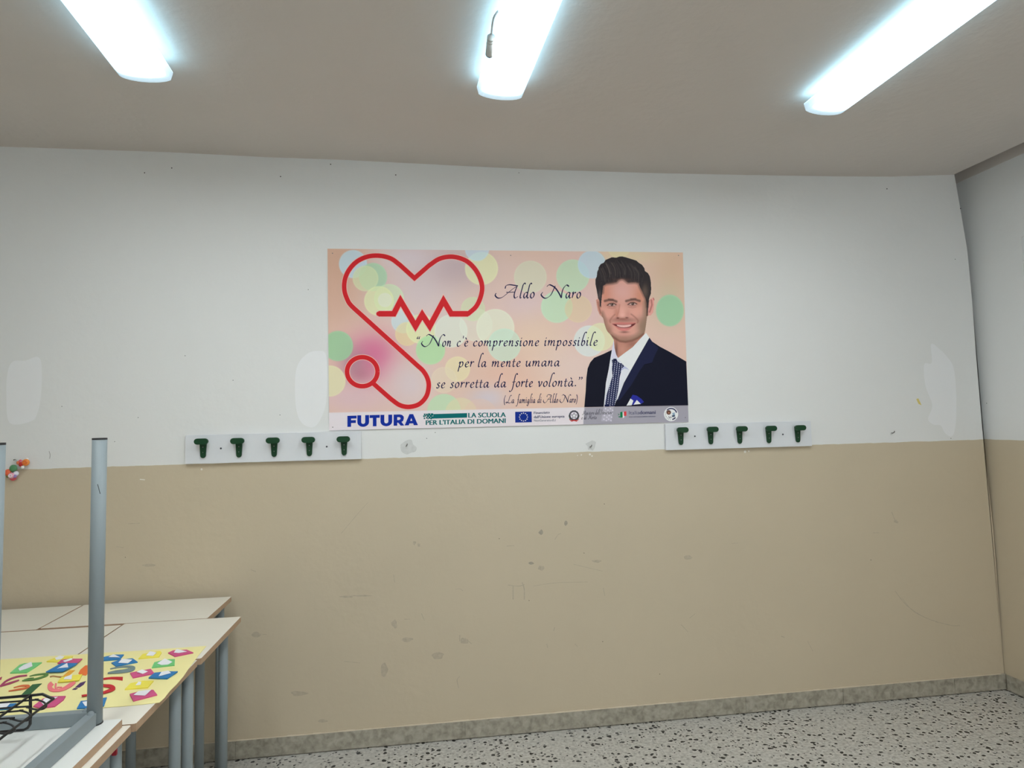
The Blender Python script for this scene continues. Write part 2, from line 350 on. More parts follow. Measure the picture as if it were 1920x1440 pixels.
wall_decal('pencil_mark', [q for p, w in (([(92, 846), (94, 853), (93, 860)], 1.1), ([(256, 901), (275, 899)], 0)) if w for q in ribbon2d(smooth_path(p, 4), w)], m_pen)
wall_decal('paint_chip', [disc2d(c, r, 8) for c, r in (((378, 880), 2), ((1397, 847), 2.4), ((1404, 846), 1.5), ((1106, 852), 2), ((1110, 855), 1.6), ((1090, 853), 1.4), ((1083, 854), 1), ((905, 1350), 1.2))], m_chip, -.0009)
wall_decal('paint_chip', [[(262.5, 897.8), (272, 898.8), (271.5, 900.6), (262, 899.8)], [(1041, 1352), (1046, 1351), (1045, 1353.5), (1041, 1353.5)]], m_chip, -.0009)
wall_decal('yellow_mark', [[(1718, 748), (1722, 747), (1728, 760), (1722, 757)]], plain('yellow_pencil', (.75, .62, .2), .7))
dots = [(271, 324), (322, 315), (526, 331), (620, 308), (742, 328), (1663, 354), (1801, 391), (1791, 486), (259, 783), (525, 778), (116, 762), (215, 828), (347, 667), (437, 713), (578, 543), (973, 324), (816, 811), (800, 822), (1783, 822), (1850, 756), (1130, 1203), (1237, 1264), (1133, 945), (936, 1010), (1095, 1037), (992, 1126), (1633, 1050), (235, 1045)]
wall_decal('nail_hole', [disc2d(c, 1.15 if i < 7 else .75, 8) for i, c in enumerate(dots)], m_dark)
for (u, v, k) in ((762, 837, 14), (1105, 833, 9)):
    wall_blob('filler_patch', blotch((u+3, v+2), k, k*1.05, 11), m_grey, -.0006, 3)
m_steel = plain('dull_steel', (.22, .21, .2), .4, 1.0)
def wall_hook(u, v, label):
    p = onY(u, v); t = thing('wall_nail', p, label, 'nail', 'old fixings left in the back wall')
    bm = bmesh.new(); tube(bm, [p+np.array([0, .01, 0]), p+np.array([0, -.012, 0]), p+np.array([.003, -.02, .004]), p+np.array([.006, -.02, .012])], .0028, 8); build('shank', bm, m_steel, t, True)
    bm = bmesh.new(); tube(bm, [p+np.array([0, .001, -.004]), p+np.array([0, -.004, -.004])], .006, 10); build('plug', bm, m_grey, t)
wall_hook(762, 836, 'bent nail in the grey filler patch below the blue word on the poster')
wall_hook(1106, 838, 'small nail in the chipped patch just left of the right coat rack')
wall_hook(1671, 812, 'dark hook screwed in the white wall right of the right coat rack')

# ================================================================== CEILING LIGHTS
m_base = plain('white_steel_housing', (.6, .62, .65), .5)
m_diff, nt, b = nodes('lit_diffuser')
tc = nt.nodes.new('ShaderNodeTexCoord'); sx = nt.nodes.new('ShaderNodeSeparateXYZ'); nt.links.new(tc.outputs['Object'], sx.inputs[0])
def mrange(sock, a, c, d, e):
    n = nt.nodes.new('ShaderNodeMapRange'); n.interpolation_type = 'SMOOTHSTEP'; n.inputs[1].default_value = a; n.inputs[2].default_value = c; n.inputs[3].default_value = d; n.inputs[4].default_value = e
    nt.links.new(sock, n.inputs[0]); return n.outputs[0]
ab = nt.nodes.new('ShaderNodeMath'); ab.operation = 'ABSOLUTE'; nt.links.new(sx.outputs[0], ab.inputs[0])
ay = nt.nodes.new('ShaderNodeMath'); ay.operation = 'ABSOLUTE'; nt.links.new(sx.outputs[1], ay.inputs[0])
fx = mrange(ab.outputs[0], .060, .088, 1, 0); fy = mrange(ay.outputs[0], .672, .724, 1, 0)
fm = nt.nodes.new('ShaderNodeMath'); fm.operation = 'MULTIPLY'; nt.links.new(fx, fm.inputs[0]); nt.links.new(fy, fm.inputs[1])
# flanks glow less than the panel under the LED strip, the two ends least
side = mrange(ay.outputs[0], .66, .748, LAMP_SIDE, .62)
core = nt.nodes.new('ShaderNodeMix'); core.inputs[3].default_value = LAMP_CORE; nt.links.new(fm.outputs[0], core.inputs[0]); nt.links.new(side, core.inputs[2])
cc = nt.nodes.new('ShaderNodeMix'); cc.data_type = 'RGBA'; cc.inputs[6].default_value = (.50, .80, 1.0, 1); cc.inputs[7].default_value = (.945, 1.0, 1.0, 1)
nt.links.new(fm.outputs[0], cc.inputs[0]); nt.links.new(cc.outputs[2], b.inputs['Emission Color']); geo = nt.nodes.new('ShaderNodeMath'); geo.operation = 'GREATER_THAN'; geo.inputs[1].default_value = -.0008; nt.links.new(sx.outputs[2], geo.inputs[0])
top = nt.nodes.new('ShaderNodeMix'); top.inputs[3].default_value = LAMP_TOP; nt.links.new(geo.outputs[0], top.inputs[0]); nt.links.new(core.outputs[0], top.inputs[2])
nt.links.new(top.outputs[0], b.inputs['Emission Strength'])
ct = nt.nodes.new('ShaderNodeMix'); ct.data_type = 'RGBA'; nt.links.new(geo.outputs[0], ct.inputs[0]); nt.links.new(cc.outputs[2], ct.inputs[6]); ct.inputs[7].default_value = (.40, .78, 1.0, 1)
nt.links.new(ct.outputs[2], b.inputs['Emission Color'])
b.inputs['Base Color'].default_value = (.8, .8, .8, 1); b.inputs['Roughness'].default_value = .5
m_cable = plain('white_cable', (.62, .66, .66), .5)
m_cap = plain('dark_socket', (.03, .04, .08), .5)
LZ = 2.977
def lamp(x, y_end, label, zoff=0.0, turn=0.0):
    """batten light; (x, y_end) is its end nearest the back wall, turn swings the other end sideways"""
    ln = 1.5; yc = y_end-ln/2
    t = thing('ceiling_light', (x, yc, HC+zoff), label, 'ceiling light', 'long ceiling lights')
    prof = [(-.095, 0), (-.0945, -.006), (-.088, -.030)] + [(.088*math.sin(a), -.030-.016*(math.cos(a)-math.cos(1.2))/(1-math.cos(1.2))) for a in np.linspace(-1.2, 1.2, 13)][1:-1] + [(.088, -.030), (.0945, -.006), (.095, 0)]
    prof = [(px*(.088/.082) if abs(px) < .088 and pz < -.031 else px, pz) for px, pz in prof]
    bm = bmesh.new(); zt = LZ+zoff
    prism(bm, [(x+px, y_end, zt+pz) for px, pz in prof], (0, -ln, 0))
    o = build('diffuser', bm, m_diff, None)
    for v in o.data.vertices: v.co -= Vector((x, yc, zt))
    o.parent = t; o.location = (0, 0, zt-(HC+zoff))
    bm = bmesh.new(); box(bm, x-.045, x+.045, y_end-ln+.02, y_end-.02, zt, HC+zoff+.006); build('housing', bm, m_base, t)
    th = math.radians(turn); t.rotation_euler = (0, 0, th); t.location = (x+ln/2*math.sin(th), y_end-ln/2*math.cos(th), HC+zoff)
    return t
lampL = lamp(-1.035, -.872, 'long ceiling light at the left, above the grouped desks', turn=3.3)
lampM = lamp(.312, -.872, 'long ceiling light in the middle, with a loose cable end beside it', turn=3.8)
lampR = lamp(1.742, -.872, 'long ceiling light at the right, nearest the window recess', .004, 0.8)
for x, w in ((-1.035, 'left'), (.312, 'middle'), (1.742, 'right')):
    lamp(x, -3.75, 'added long ceiling light of an unseen second row behind the viewer, '+w)  # second row added out of view to help light the room
zc_ = 2.955
cab = [onZ(u, v, z) for u, v, z in ((947, -6, 3.0), (941, 14, 2.985), (931, 24, 2.97), (925, 36, 2.96), (922.5, 52, 2.952), (921.5, 66, 2.948))]
def hang(name, bm, mat):                  # a piece measured in the room, fixed to the turned lamp
    o = build(name, bm, mat, None, True); o.parent = lampM
    o.matrix_parent_inverse = (Matrix.Translation(lampM.location) @ Matrix.Rotation(lampM.rotation_euler.z, 4, 'Z')).inverted(); return o
bm = bmesh.new(); tube(bm, smooth_path(cab, 5), .0035, 8); hang('cable', bm, m_cable)
bm = bmesh.new(); A = onZ(921.5, 64, 2.948); B = onZ(918.3, 101, 2.935); dd = B-A
tube(bm, [A, A+dd*.12, A+dd*.14, A+dd*.2, A+dd*.21, A+dd*.27, A+dd*.28, A+dd*.34, A+dd*.35, A+dd*.42, A+dd*.43, A+dd*.98], [.005, .011, .0145, .0145, .012, .012, .0145, .0145, .012, .012, .0150, .0155], 16)
con = hang('connector', bm, m_cable)
bm = bmesh.new(); tube(bm, [A+dd*.96, A+dd*1.03], .0152, 16); build('socket_ring', bm, m_cap, None, True).parent = con

# ================================================================== COAT RACKS
m_rack = plain('white_laminate', (.74, .755, .79), .45, vary=.01)
m_green = plain('green_plastic', (.006, .050, .018), .42, vary=.1, spec=.35)
m_screw = plain('screw_steel', (.30, .31, .32), .35, 1.0)
m_screwd = plain('dark_screw', (.05, .055, .07), .5)
def coat_rack(x0, x1, hooks, screws, label):
    z0, z1 = 1.4475, 1.5905; yb = -.020
    t = thing('coat_rack', ((x0+x1)/2, 0, z0), label, 'coat rack', 'coat racks under the poster')
    bm = bmesh.new(); box(bm, x0, x1, yb, -.0005, z0, z1); build('board', bm, m_rack, t, bevel=.0012)
    for (u, v) in screws:
        p = onY(u, v, yb); bm = bmesh.new(); tube(bm, [(p[0], yb+.002, p[2]), (p[0], yb-.0012, p[2]), (p[0], yb-.0022, p[2])], [.0046, .0046, .003], 12); build('screw', bm, m_screwd, t, True)
    for (u, v) in hooks:
        p = onY(u, v, yb-.004); px, pz = p[0], p[2]         # p = centre of the tongue's rounded lower end
        h = thing_part('coat_hook', t, (px, yb, pz))
        # tongue: tapered plate with rounded foot
        pts = [(px+.0125*math.cos(a), pz+.0125*math.sin(a)) for a in np.linspace(math.pi, 2*math.pi, 11)] + [(px+.0175, pz+.078), (px-.0175, pz+.078)]
        bm = bmesh.new(); prism(bm, [(a, yb, c) for a, c in pts], (0, -.008, 0)); build('tongue', bm, m_green, h, bevel=.0014)
        # arm reaching out to the oval knob
        bm = bmesh.new(); box(bm, px-.016, px+.016, yb-.034, yb-.004, pz+.060, pz+.080); build('arm', bm, m_green, h, bevel=.002)
        kz = pz+.071; pts = []
        for cx_, a0 in ((px+.0185, -math.pi/2), (px-.0185, math.pi/2)):
            pts += [(cx_+.0148*math.cos(a0+math.pi*k/10), kz+.0148*math.sin(a0+math.pi*k/10)) for k in range(11)]
        bm = bmesh.new(); prism(bm, [(a, yb-.026, c) for a, c in pts], (0, -.013, 0)); build('knob', bm, m_green, h, bevel=.0028)
        for dz in (.042, .016):
            bm = bmesh.new(); tube(bm, [(px, yb-.006, pz+dz), (px, yb-.0088, pz+dz)], .0024, 8); build('screw', bm, m_screw, h)
        bm = bmesh.new(); ring = [(px+.0062*math.cos(a), yb-.0085, pz+.0015+.0062*math.sin(a)) for a in np.linspace(0, 2*math.pi, 17)]
        tube(bm, ring, .0009, 6, False); build('ring_mark', bm, m_green, h)
    return t
def thing_part(name, parent, loc):        # an empty that groups the pieces of one part
    o = bpy.data.objects.new(name, None); COL.objects.link(o); o.parent = parent
    o.location = Vector(tuple(loc)) - local(parent); o.empty_display_size = .02
    return o
def px_at(x0, y0, sx, sy, pts): return [(x0+a/sx, y0+c/sy) for a, c in pts]
coat_rack(-1.190, -.338, px_at(330, 790, 5.189, 5.189, [(264, 334), (613, 328), (955, 322), (1298, 315), (1636, 308)]), px_at(330, 790, 5.189, 5.189, [(437, 263), (1467, 246)]),
          'white board with five green coat hooks below the bottom left corner of the wall poster')
coat_rack(1.302, 2.170, px_at(1220, 770, 6, 6, [(341, 361), (677, 354), (1003, 347), (1331, 341), (1657, 333)]), px_at(1220, 770, 6, 6, [(497, 288), (1487, 267)]),
          'white board with five green coat hooks below the bottom right corner of the wall poster')

# ================================================================== POSTER
PE = 0.72                                 # illumination of the poster used to turn seen colours into pigment
class Sheet:
    """fine vertex grid on the poster plane, painted like a print (pixel colours, sRGB)"""
    def __init__(s, u0, u1, v0, v1, step):
        s.us = np.arange(u0, u1+step*.5, step); s.vs = np.arange(v0, v1+step*.5, step)
        s.U, s.V = np.meshgrid(s.us, s.vs); s.C = np.zeros(s.U.shape+(3,)); s.M = None
    @classmethod
    def quad(cls, TL, TR, BR, BL, n, m):
        s = cls(0, 1, 0, 1, 1); A, B = np.meshgrid(np.linspace(0, 1, n), np.linspace(0, 1, m))
        f = lambda i: (TL[i]*(1-A)+TR[i]*A)*(1-B)+(BL[i]*(1-A)+BR[i]*A)*B
        s.U, s.V = f(0), f(1); s.C = np.zeros(s.U.shape+(3,)); return s
    def fill(s, c): s.C[:] = c
    def mix(s, a, c): a = np.clip(a, 0, 1)[..., None]; s.C = s.C*(1-a)+np.asarray(c, float)*a
    def blob(s, cx, cy, rx, ry, c, a=1.0, rot=0.0, p=2.0):
        co, si = math.cos(rot), math.sin(rot); x = s.U-cx; y = s.V-cy
        X = (x*co+y*si)/rx; Y = (-x*si+y*co)/ry
        s.mix(a*np.exp(-((X*X+Y*Y)**(p/2))), c)
    def disc(s, cx, cy, r, c, a=1.0, soft=1.0, ry=None):
        d = np.sqrt((s.U-cx)**2+((s.V-cy)*(r/(ry or r)))**2); s.mix(a*np.clip((r-d)/soft+.5, 0, 1), c)
    def ring(s, cx, cy, r, w, c, a=1.0, ry=None):
        d = np.abs(np.sqrt((s.U-cx)**2+((s.V-cy)*(r/(ry or r)))**2)-r); s.mix(a*np.clip((w/2-d)+.5, 0, 1), c)
    def dist(s, pts):
        best = np.full(s.U.shape, 1e9)
        for (x0, y0), (x1, y1) in zip(pts, pts[1:]):
            dx, dy = x1-x0, y1-y0; L = dx*dx+dy*dy+1e-9
            t = np.clip(((s.U-x0)*dx+(s.V-y0)*dy)/L, 0, 1)
            best = np.minimum(best, np.hypot(s.U-x0-t*dx, s.V-y0-t*dy))
        return best
    def stroke(s, pts, w, c, a=1.0, soft=.7):
        s.mix(a*np.clip((w/2-s.dist(pts))/soft+.5, 0, 1), c)
    def inside(s, pts):
        r = np.zeros(s.U.shape, bool); n = len(pts)
        for i in range(n):
            x0, y0 = pts[i]; x1, y1 = pts[(i+1) % n]
            if y0 == y1: continue
            k = ((s.V >= min(y0, y1)) & (s.V < max(y0, y1)))
            r ^= k & (s.U < (x1-x0)*(s.V-y0)/(y1-y0)+x0)
        return r
    def poly(s, pts, c, a=1.0, soft=.8):
        d = s.dist(list(pts)+[pts[0]]); d = np.where(s.inside(pts), d, -d); s.mix(a*np.clip(d/soft+.5, 0, 1), c)
    def mask(s, pts): s.M = s.inside(pts)
    def make(s, name, y, parent, rough=.45):
        n, m = s.U.shape; dirs = np.stack([(s.U-960)/FPX, (s.V-720)/FPX, np.ones_like(s.U)], -1) @ RM
        t = (y-CAM[1])/dirs[..., 1]; P = CAM + t[..., None]*dirs
        P = P.reshape(-1, 3) - np.array(local(parent)[:])
        i = np.arange(n*m).reshape(n, m)
        q = np.stack([i[:-1, :-1], i[1:, :-1], i[1:, 1:], i[:-1, 1:]], -1)
        if s.M is not None:
            k = (s.M[:-1, :-1].astype(int)+s.M[1:, :-1]+s.M[1:, 1:]+s.M[:-1, 1:]) >= 2; q = q[k]
        q = q.reshape(-1, 4); used = np.unique(q); remap = np.full(n*m, -1); remap[used] = np.arange(len(used)); q = remap[q]
        me = bpy.data.meshes.new(name); me.from_pydata(P[used].tolist(), [], q.tolist())
        a = me.color_attributes.new('Col', 'FLOAT_COLOR', 'POINT')
        c = np.ones((len(used), 4)); c[:, :3] = np.clip(lin(np.clip(s.C, 0, 255))/(PE*TINT), 0, .92).reshape(-1, 3)[used]
        a.data.foreach_set('color', c.astype(np.float32).ravel())
        return link(name, me, print_mat(name+'_ink', rough), parent)

TL, TR, BR, BL = (614, 466.3), (1280.3, 473.3), (1291, 791), (617.3, 807)
pc = onY(950, 640, 0)
poster = thing('poster', (pc[0], 0, pc[2]), 'wide pastel panel with red heart line and portrait of a smiling man, on white wall', 'poster')
YP = -.0065
bm = bmesh.new()
crn = [onY(u, v, YP) for u, v in (TL, TR, BR, BL)]
prism(bm, crn, (0, -YP-.0004, 0)); m_panel = plain('panel_edge', alb((205, 205, 208), PE), .4, vary=.01)
build('panel', bm, m_panel, poster)
S = Sheet.quad(TL, TR, BR, BL, 560, 280)
S.fill((206, 178, 160))
# wide soft colour fields of the printed picture
for a in ((640, 500, 60, 80, (190, 150, 122), .8), (630, 560, 60, 70, (196, 158, 136), .7), (790, 545, 90, 90, (196, 184, 186), .9), (860, 500, 60, 40, (176, 158, 162), .9), (760, 480, 60, 30, (196, 192, 204), .6),
          (690, 690, 60, 70, (206, 176, 172), .8), (700, 665, 45, 40, (200, 100, 138), .95), (690, 690, 40, 40, (196, 110, 140), .5), (662, 680, 25, 30, (150, 120, 132), .6), (675, 705, 22, 16, (160, 90, 110), .5), (770, 720, 45, 50, (196, 184, 186), .9), (660, 745, 70, 30, (200, 172, 178), .8),
          (990, 570, 60, 40, (200, 180, 186), .8), (960, 500, 60, 30, (202, 178, 168), .6), (1010, 640, 60, 60, (210, 186, 160), .8), (1080, 690, 80, 60, (208, 188, 178), .8), (950, 720, 60, 50, (210, 170, 150), .8), (920, 745, 40, 22, (180, 186, 204), .7), (1000, 740, 60, 25, (216, 184, 160), .7),
          (1100, 580, 40, 60, (206, 176, 180), .6), (1260, 510, 40, 60, (200, 168, 136), .7), (1255, 570, 30, 50, (176, 178, 146), .5), (1250, 660, 40, 40, (206, 176, 164), .7), (1170, 480, 60, 14, (206, 194, 150), .7), (1080, 480, 40, 20, (204, 178, 172), .6)):
    S.blob(*a)
def P1(pts, x0=600, y0=450, k=5.3333): return [(x0+a/k, y0+c/k) for a, c in pts]
for x, y, r, c, a in ((330, 240, 140, (172, 200, 212), .95), (530, 370, 140, (150, 200, 160), .85), (455, 385, 128, (192, 206, 160), .8), (690, 590, 150, (186, 214, 170), .75), (590, 610, 148, (204, 216, 164), .85), (650, 600, 70, (206, 212, 206), .5),
                      (1615, 285, 165, (206, 212, 164), .9), (1570, 90, 120, (176, 206, 220), .8), (180, 1060, 150, (140, 192, 146), .95), (100, 1410, 155, (206, 206, 164), .95), (835, 810, 122, (184, 206, 208), .9), (870, 940, 118, (212, 200, 140), .7), (1010, 890, 148, (206, 216, 164), .85),
                      (1105, 1100, 145, (158, 210, 152), .9), (1310, 910, 165, (200, 212, 196), .85), (1560, 850, 165, (204, 214, 196), .55), (1530, 690, 120, (186, 210, 160), .6), (1375, 1290, 125, (212, 208, 160), .75), (1240, 1400, 130, (208, 198, 170), .6)):
    (cx_, cy_), = P1([(x, y)]); S.disc(cx_, cy_, r/5.3333, c, a*.92, 2.2); S.ring(cx_, cy_, r/5.3333-1, 1.6, np.minimum(np.array(c)+10, 255), a*.35)
for x, y, r, c, a in ((290, 370, 163, (196, 198, 172), .9), (715, 360, 165, (172, 206, 172), .9), (905, 245, 140, (172, 200, 214), .9), (555, 670, 158, (174, 212, 176), .9), (770, 690, 135, (206, 190, 146), .65), (-60, 880, 190, (206, 214, 190), .85), (30, 1050, 165, (180, 212, 190), .75),
                      (880, 1010, 155, (196, 210, 206), .9), (990, 970, 140, (206, 216, 164), .7), (1685, 705, 138, (140, 194, 152), .95), (1175, 60, 120, (206, 204, 156), .6)):
    (cx_, cy_), = P1([(x, y)], 940, 450); S.disc(cx_, cy_, r/5.3333, c, a*.92, 2.2, (r*1.14 if x == 1685 else r)/5.3333); S.ring(cx_, cy_, r/5.3333-1, 1.6, np.minimum(np.array(c)+10, 255), a*.35, (r*1.14 if x == 1685 else r)/5.3333-1)
for x, y, r, c, a in ((1240, 800, 168, (172, 208, 168), .9), (1410, 830, 160, (204, 200, 158), .7), (1600, 850, 170, (210, 180, 160), .4)):
    (cx_, cy_), = P1([(x, y)], 600, 620); S.disc(cx_, cy_, r/5.3333, c, a*.92, 2.2)
# pale translucent strip along the foot of the print
def top_at(u): return 773.8+(u-617)*(759.7-773.8)/(1290-617)
strip = [(600, top_at(600)), (1310, top_at(1310)), (1310, 830), (600, 830)]
S.poly(strip, (206, 206, 214), .86, 1.0)
S.poly([(1096, top_at(1096)), (1310, top_at(1310)), (1310, 830), (1091, 830)], (148, 148, 160), 1, 1.0)
S.poly(px_at(1080, 620, 8.4727, 8.4727, [(440, 1210), (600, 1205), (560, 1440), (400, 1440)]), (176, 176, 190), .6, 1.0)
for i in range(4):
    for j in range(4): S.disc(1080+(470+i*38-j*9)/8.4727, 620+(1240+j*55+(i % 2)*24)/8.4727, 1.2, (208, 210, 220), .9, .8)
S.C = S.C*.87+S.C.mean(-1, keepdims=True)*.13
S.make('printed_background', YP-.0003, poster)
for u, v in ((623.5, 475), (1272, 479), (1285, 783), (624, 801), (957.5, 479)):
    p = onY(u, v, YP); bm = bmesh.new(); tube(bm, [(p[0], YP, p[2]), (p[0], YP-.0012, p[2])], .0028, 8); build('panel_pin', bm, m_steel, poster)

def ink(name, polys, rgb, y, parent, rough=.45, tri=False):
    bm = bmesh.new()
    if tri:
        for i, p in enumerate(polys): fill_poly(bm, p, on_wall(y-((i*.618) % 1)*1.5e-4))
    else: flat_faces(bm, polys, on_wall(y))
    return build(name, bm, rgb if isinstance(rgb, bpy.types.Material) else plain(name+'_ink', alb(rgb, PE), rough, vary=.02, spec=.08), parent, recalc=False)
# ---- red heart / stethoscope line
ecg = P1([(585, 738), (738, 738), (805, 606), (955, 862), (1022, 745), (1098, 862), (1235, 606), (1313, 738), (1482, 738)])
arc = smooth_path(P1([(1482, 738), (1565, 660), (1613, 545), (1618, 440), (1570, 320), (1490, 228), (1400, 182), (1300, 167), (1190, 190), (1090, 255)]), 6) + [tuple(P1([(945, 382)])[0])]
arc2 = [tuple(P1([(945, 382)])[0])] + list(smooth_path(P1([(800, 250), (710, 186), (600, 158), (480, 165), (370, 215), (290, 300), (248, 400), (245, 510), (280, 610), (312, 655), (350, 692), (390, 728)]), 6))
tail = list(smooth_path(P1([(390, 728), (600, 918), (800, 1098), (960, 1243), (1032, 1310), (1075, 1385), (1087, 1465), (1062, 1565), (990, 1642), (890, 1669), (800, 1652), (725, 1602), (660, 1547), (530, 1432)]), 8))
heart = [tuple(p) for p in arc] + [tuple(p) for p in arc2[1:]] + [tuple(p) for p in tail[1:]]
(hc_,) = P1([(423, 1317)]); circ = [(hc_[0]+28.6*math.cos(a), hc_[1]+27.3*math.sin(a)) for a in np.linspace(0, 2*math.pi, 49)]
for nm, w, c, y in (('heart_line_halo', 10.6, (232, 178, 168), YP-.0005), ('heart_line', 8.6, (186, 36, 42), YP-.0007)):
    qs = [disc2d(ecg[-1], w/2, 16)] + ribbon2d(ecg, w*1.22) + ribbon2d(heart, w) + ribbon2d(circ, w)
    e0 = ecg[0]; cap = disc2d(e0, w/2, 12); cap = [cap[i] for i in range(3, 10)]
    o = ink(nm, qs+[cap], c, y, poster)
    if nm == 'heart_line_halo': halo = o
    else: halo.parent = o; o['label'] = 'thick red line drawing a heart, a pulse trace and a stethoscope'

# ---- calligraphic lettering: pen strokes in units of the x-height
G = {
 'a': (.92, [[(.70, .90), (.48, 1.0), (.20, .78), (.06, .32), (.16, .0), (.36, .12), (.62, .62)], [(.74, 1.0), (.62, .40), (.62, .08), (.72, .0), (.90, .16)]]),
 'b': (.78, [[(.92, 2.42), (.82, 2.62), (.62, 2.4), (.36, 1.5), (.12, .35), (.22, .0), (.46, .14), (.62, .6), (.52, .94), (.34, .90), (.18, .6)]]),
 'c': (.74, [[(.64, .84), (.5, 1.0), (.26, .85), (.08, .4), (.18, .02), (.4, .03), (.62, .2)]]),
 'd': (.98, [[(.70, .90), (.48, 1.0), (.20, .78), (.06, .32), (.16, .0), (.36, .12), (.62, .62)], [(1.36, 2.45), (1.22, 2.62), (1.02, 2.3), (.78, 1.25), (.61, .35), (.64, .05), (.74, 0), (.90, .14)]]),
 'e': (.74, [[(.12, .44), (.42, .56), (.60, .80), (.48, 1.0), (.24, .82), (.07, .36), (.20, 0), (.42, .05), (.62, .2)]]),
 'f': (.66, [[(1.05, 2.35), (.92, 2.58), (.70, 2.3), (.44, 1.2), (.18, -.1), (-.05, -.75), (-.30, -.92), (-.42, -.75)], [(.08, .93), (.70, 1.0)]]),
 'g': (.92, [[(.70, .90), (.48, 1.0), (.20, .78), (.06, .32), (.16, .0), (.36, .12), (.62, .62)], [(.74, 1.0), (.58, .1), (.42, -.6), (.16, -.88), (-.08, -.62), (.2, -.3), (.76, .1)]]),
 'i': (.46, [[(.05, .82), (.22, 1.0), (.10, .3), (.14, .0), (.34, .14)], [(.27, 1.36), (.36, 1.62)]]),
 'l': (.50, [[(.92, 2.42), (.82, 2.64), (.60, 2.38), (.36, 1.5), (.10, .35), (.14, .0), (.34, .12)]]),
 'm': (1.36, [[(.05, .82), (.22, 1.0), (.04, .0)], [(.11, .35), (.36, .88), (.56, 1.0), (.60, .78), (.46, .0)], [(.54, .35), (.80, .88), (1.0, 1.0), (1.05, .78), (.94, .15), (1.02, .0), (1.2, .16)]]),
 'n': (.92, [[(.05, .82), (.22, 1.0), (.04, .0)], [(.11, .35), (.36, .88), (.57, 1.0), (.62, .78), (.51, .15), (.58, .0), (.78, .16)]]),
 'o': (.80, [[(.46, 1.0), (.18, .78), (.06, .32), (.20, .0), (.46, .1), (.64, .52), (.62, .86), (.46, 1.0), (.34, .95)]]),
 'p': (.88, [[(.02, .70), (.24, 1.0), (.10, .2), (-.14, -.92)], [(.13, .4), (.32, .88), (.54, 1.0), (.68, .75), (.56, .25), (.32, .0), (.12, .12)]]),
 'r': (.66, [[(.05, .82), (.22, 1.0), (.04, .0)], [(.11, .4), (.36, .90), (.54, 1.0), (.62, .86)]]),
 's': (.64, [[(.56, .84), (.44, 1.0), (.22, .86), (.28, .60), (.42, .36), (.34, .05), (.14, .0), (.0, .14)]]),
 't': (.56, [[(.34, 1.5), (.14, .4), (.14, .06), (.27, .0), (.46, .16)], [(.0, .92), (.54, 1.0)]]),
 'u': (.96, [[(.04, .82), (.20, 1.0), (.10, .35), (.18, .0), (.38, .1), (.62, .62)], [(.75, 1.0), (.62, .3), (.65, .02), (.88, .16)]]),
 'v': (.74, [[(.02, .82), (.17, 1.0), (.22, .5), (.22, .0), (.48, .4), (.64, .82), (.56, 1.0)]]),
 'z': (.7, [[(.08, .92), (.6, .95), (.05, .04), (.6, .06)]]),
 'A': (3.80, [[(.13, .87), (.0, .43), (.43, .0), (1.13, .13), (2.09, .96), (2.87, 1.65), (3.48, 2.04)], [(1.57, 1.65), (1.74, 2.17), (2.26, 2.35), (2.96, 2.26), (3.65, 2.13)], [(3.48, 2.04), (3.13, 1.04), (3.02, .35), (3.17, .0), (3.65, .26)], [(1.74, 1.0), (3.1, 1.04)]]),
 'N': (3.95, [[(.30, 1.04), (.04, .6), (.4, .09), (.91, .0), (1.6, .52), (2.13, 1.65), (2.35, 2.17)], [(.96, 2.0), (1.26, 2.3), (1.6, 2.3), (2.3, 1.83), (2.9, .96), (3.35, .0)], [(3.35, .0), (3.43, .87), (3.7, 1.74), (4.2, 2.3), (4.6, 2.04)]]),
 'L': (1.9, [[(1.75, 2.0), (1.85, 2.3), (1.45, 2.0), (1.0, .8), (.55, .1), (.1, .05), (.15, .3), (.6, .2), (1.2, .0), (1.85, .2)]]),
 'M': (2.4, [[(.3, .4), (.05, .2), (.4, .0), (1.0, 1.0), (1.3, 2.2)], [(1.3, 2.2), (1.25, .2)], [(1.25, .2), (2.2, 2.2)], [(2.2, 2.2), (2.0, .3), (2.4, .1)]]),
 'I': (1.2, [[(.4, 2.0), (1.2, 2.3), (.8, 1.0), (.3, .0), (-.1, .3)]]),
 '(': (.5, [[(.55, 2.3), (.1, 1.2), (.1, .1), (.25, -.6)]]), ')': (.5, [[(.2, 2.3), (.45, 1.6), (.3, .3), (-.1, -.6)]]),
 '.': (.45, [[(.06, .0), (.14, .13), (.22, .22)], [(.04, .1), (.15, .1), (.26, .1)]]), "'": (.4, [[(.36, 2.05), (.30, 1.55)]]),
 '"': (.75, [[(.30, 2.0), (.14, 1.8), (.10, 1.62), (.20, 1.55)], [(.64, 2.0), (.48, 1.8), (.44, 1.62), (.54, 1.55)]]), '”': (.75, [[(.20, 1.72), (.32, 1.66), (.30, 1.45), (.14, 1.25)], [(.56, 1.72), (.68, 1.66), (.66, 1.45), (.50, 1.25)]]),
 '`': (0.0, [[(-.62, 1.7), (-.42, 1.3)]]),
}
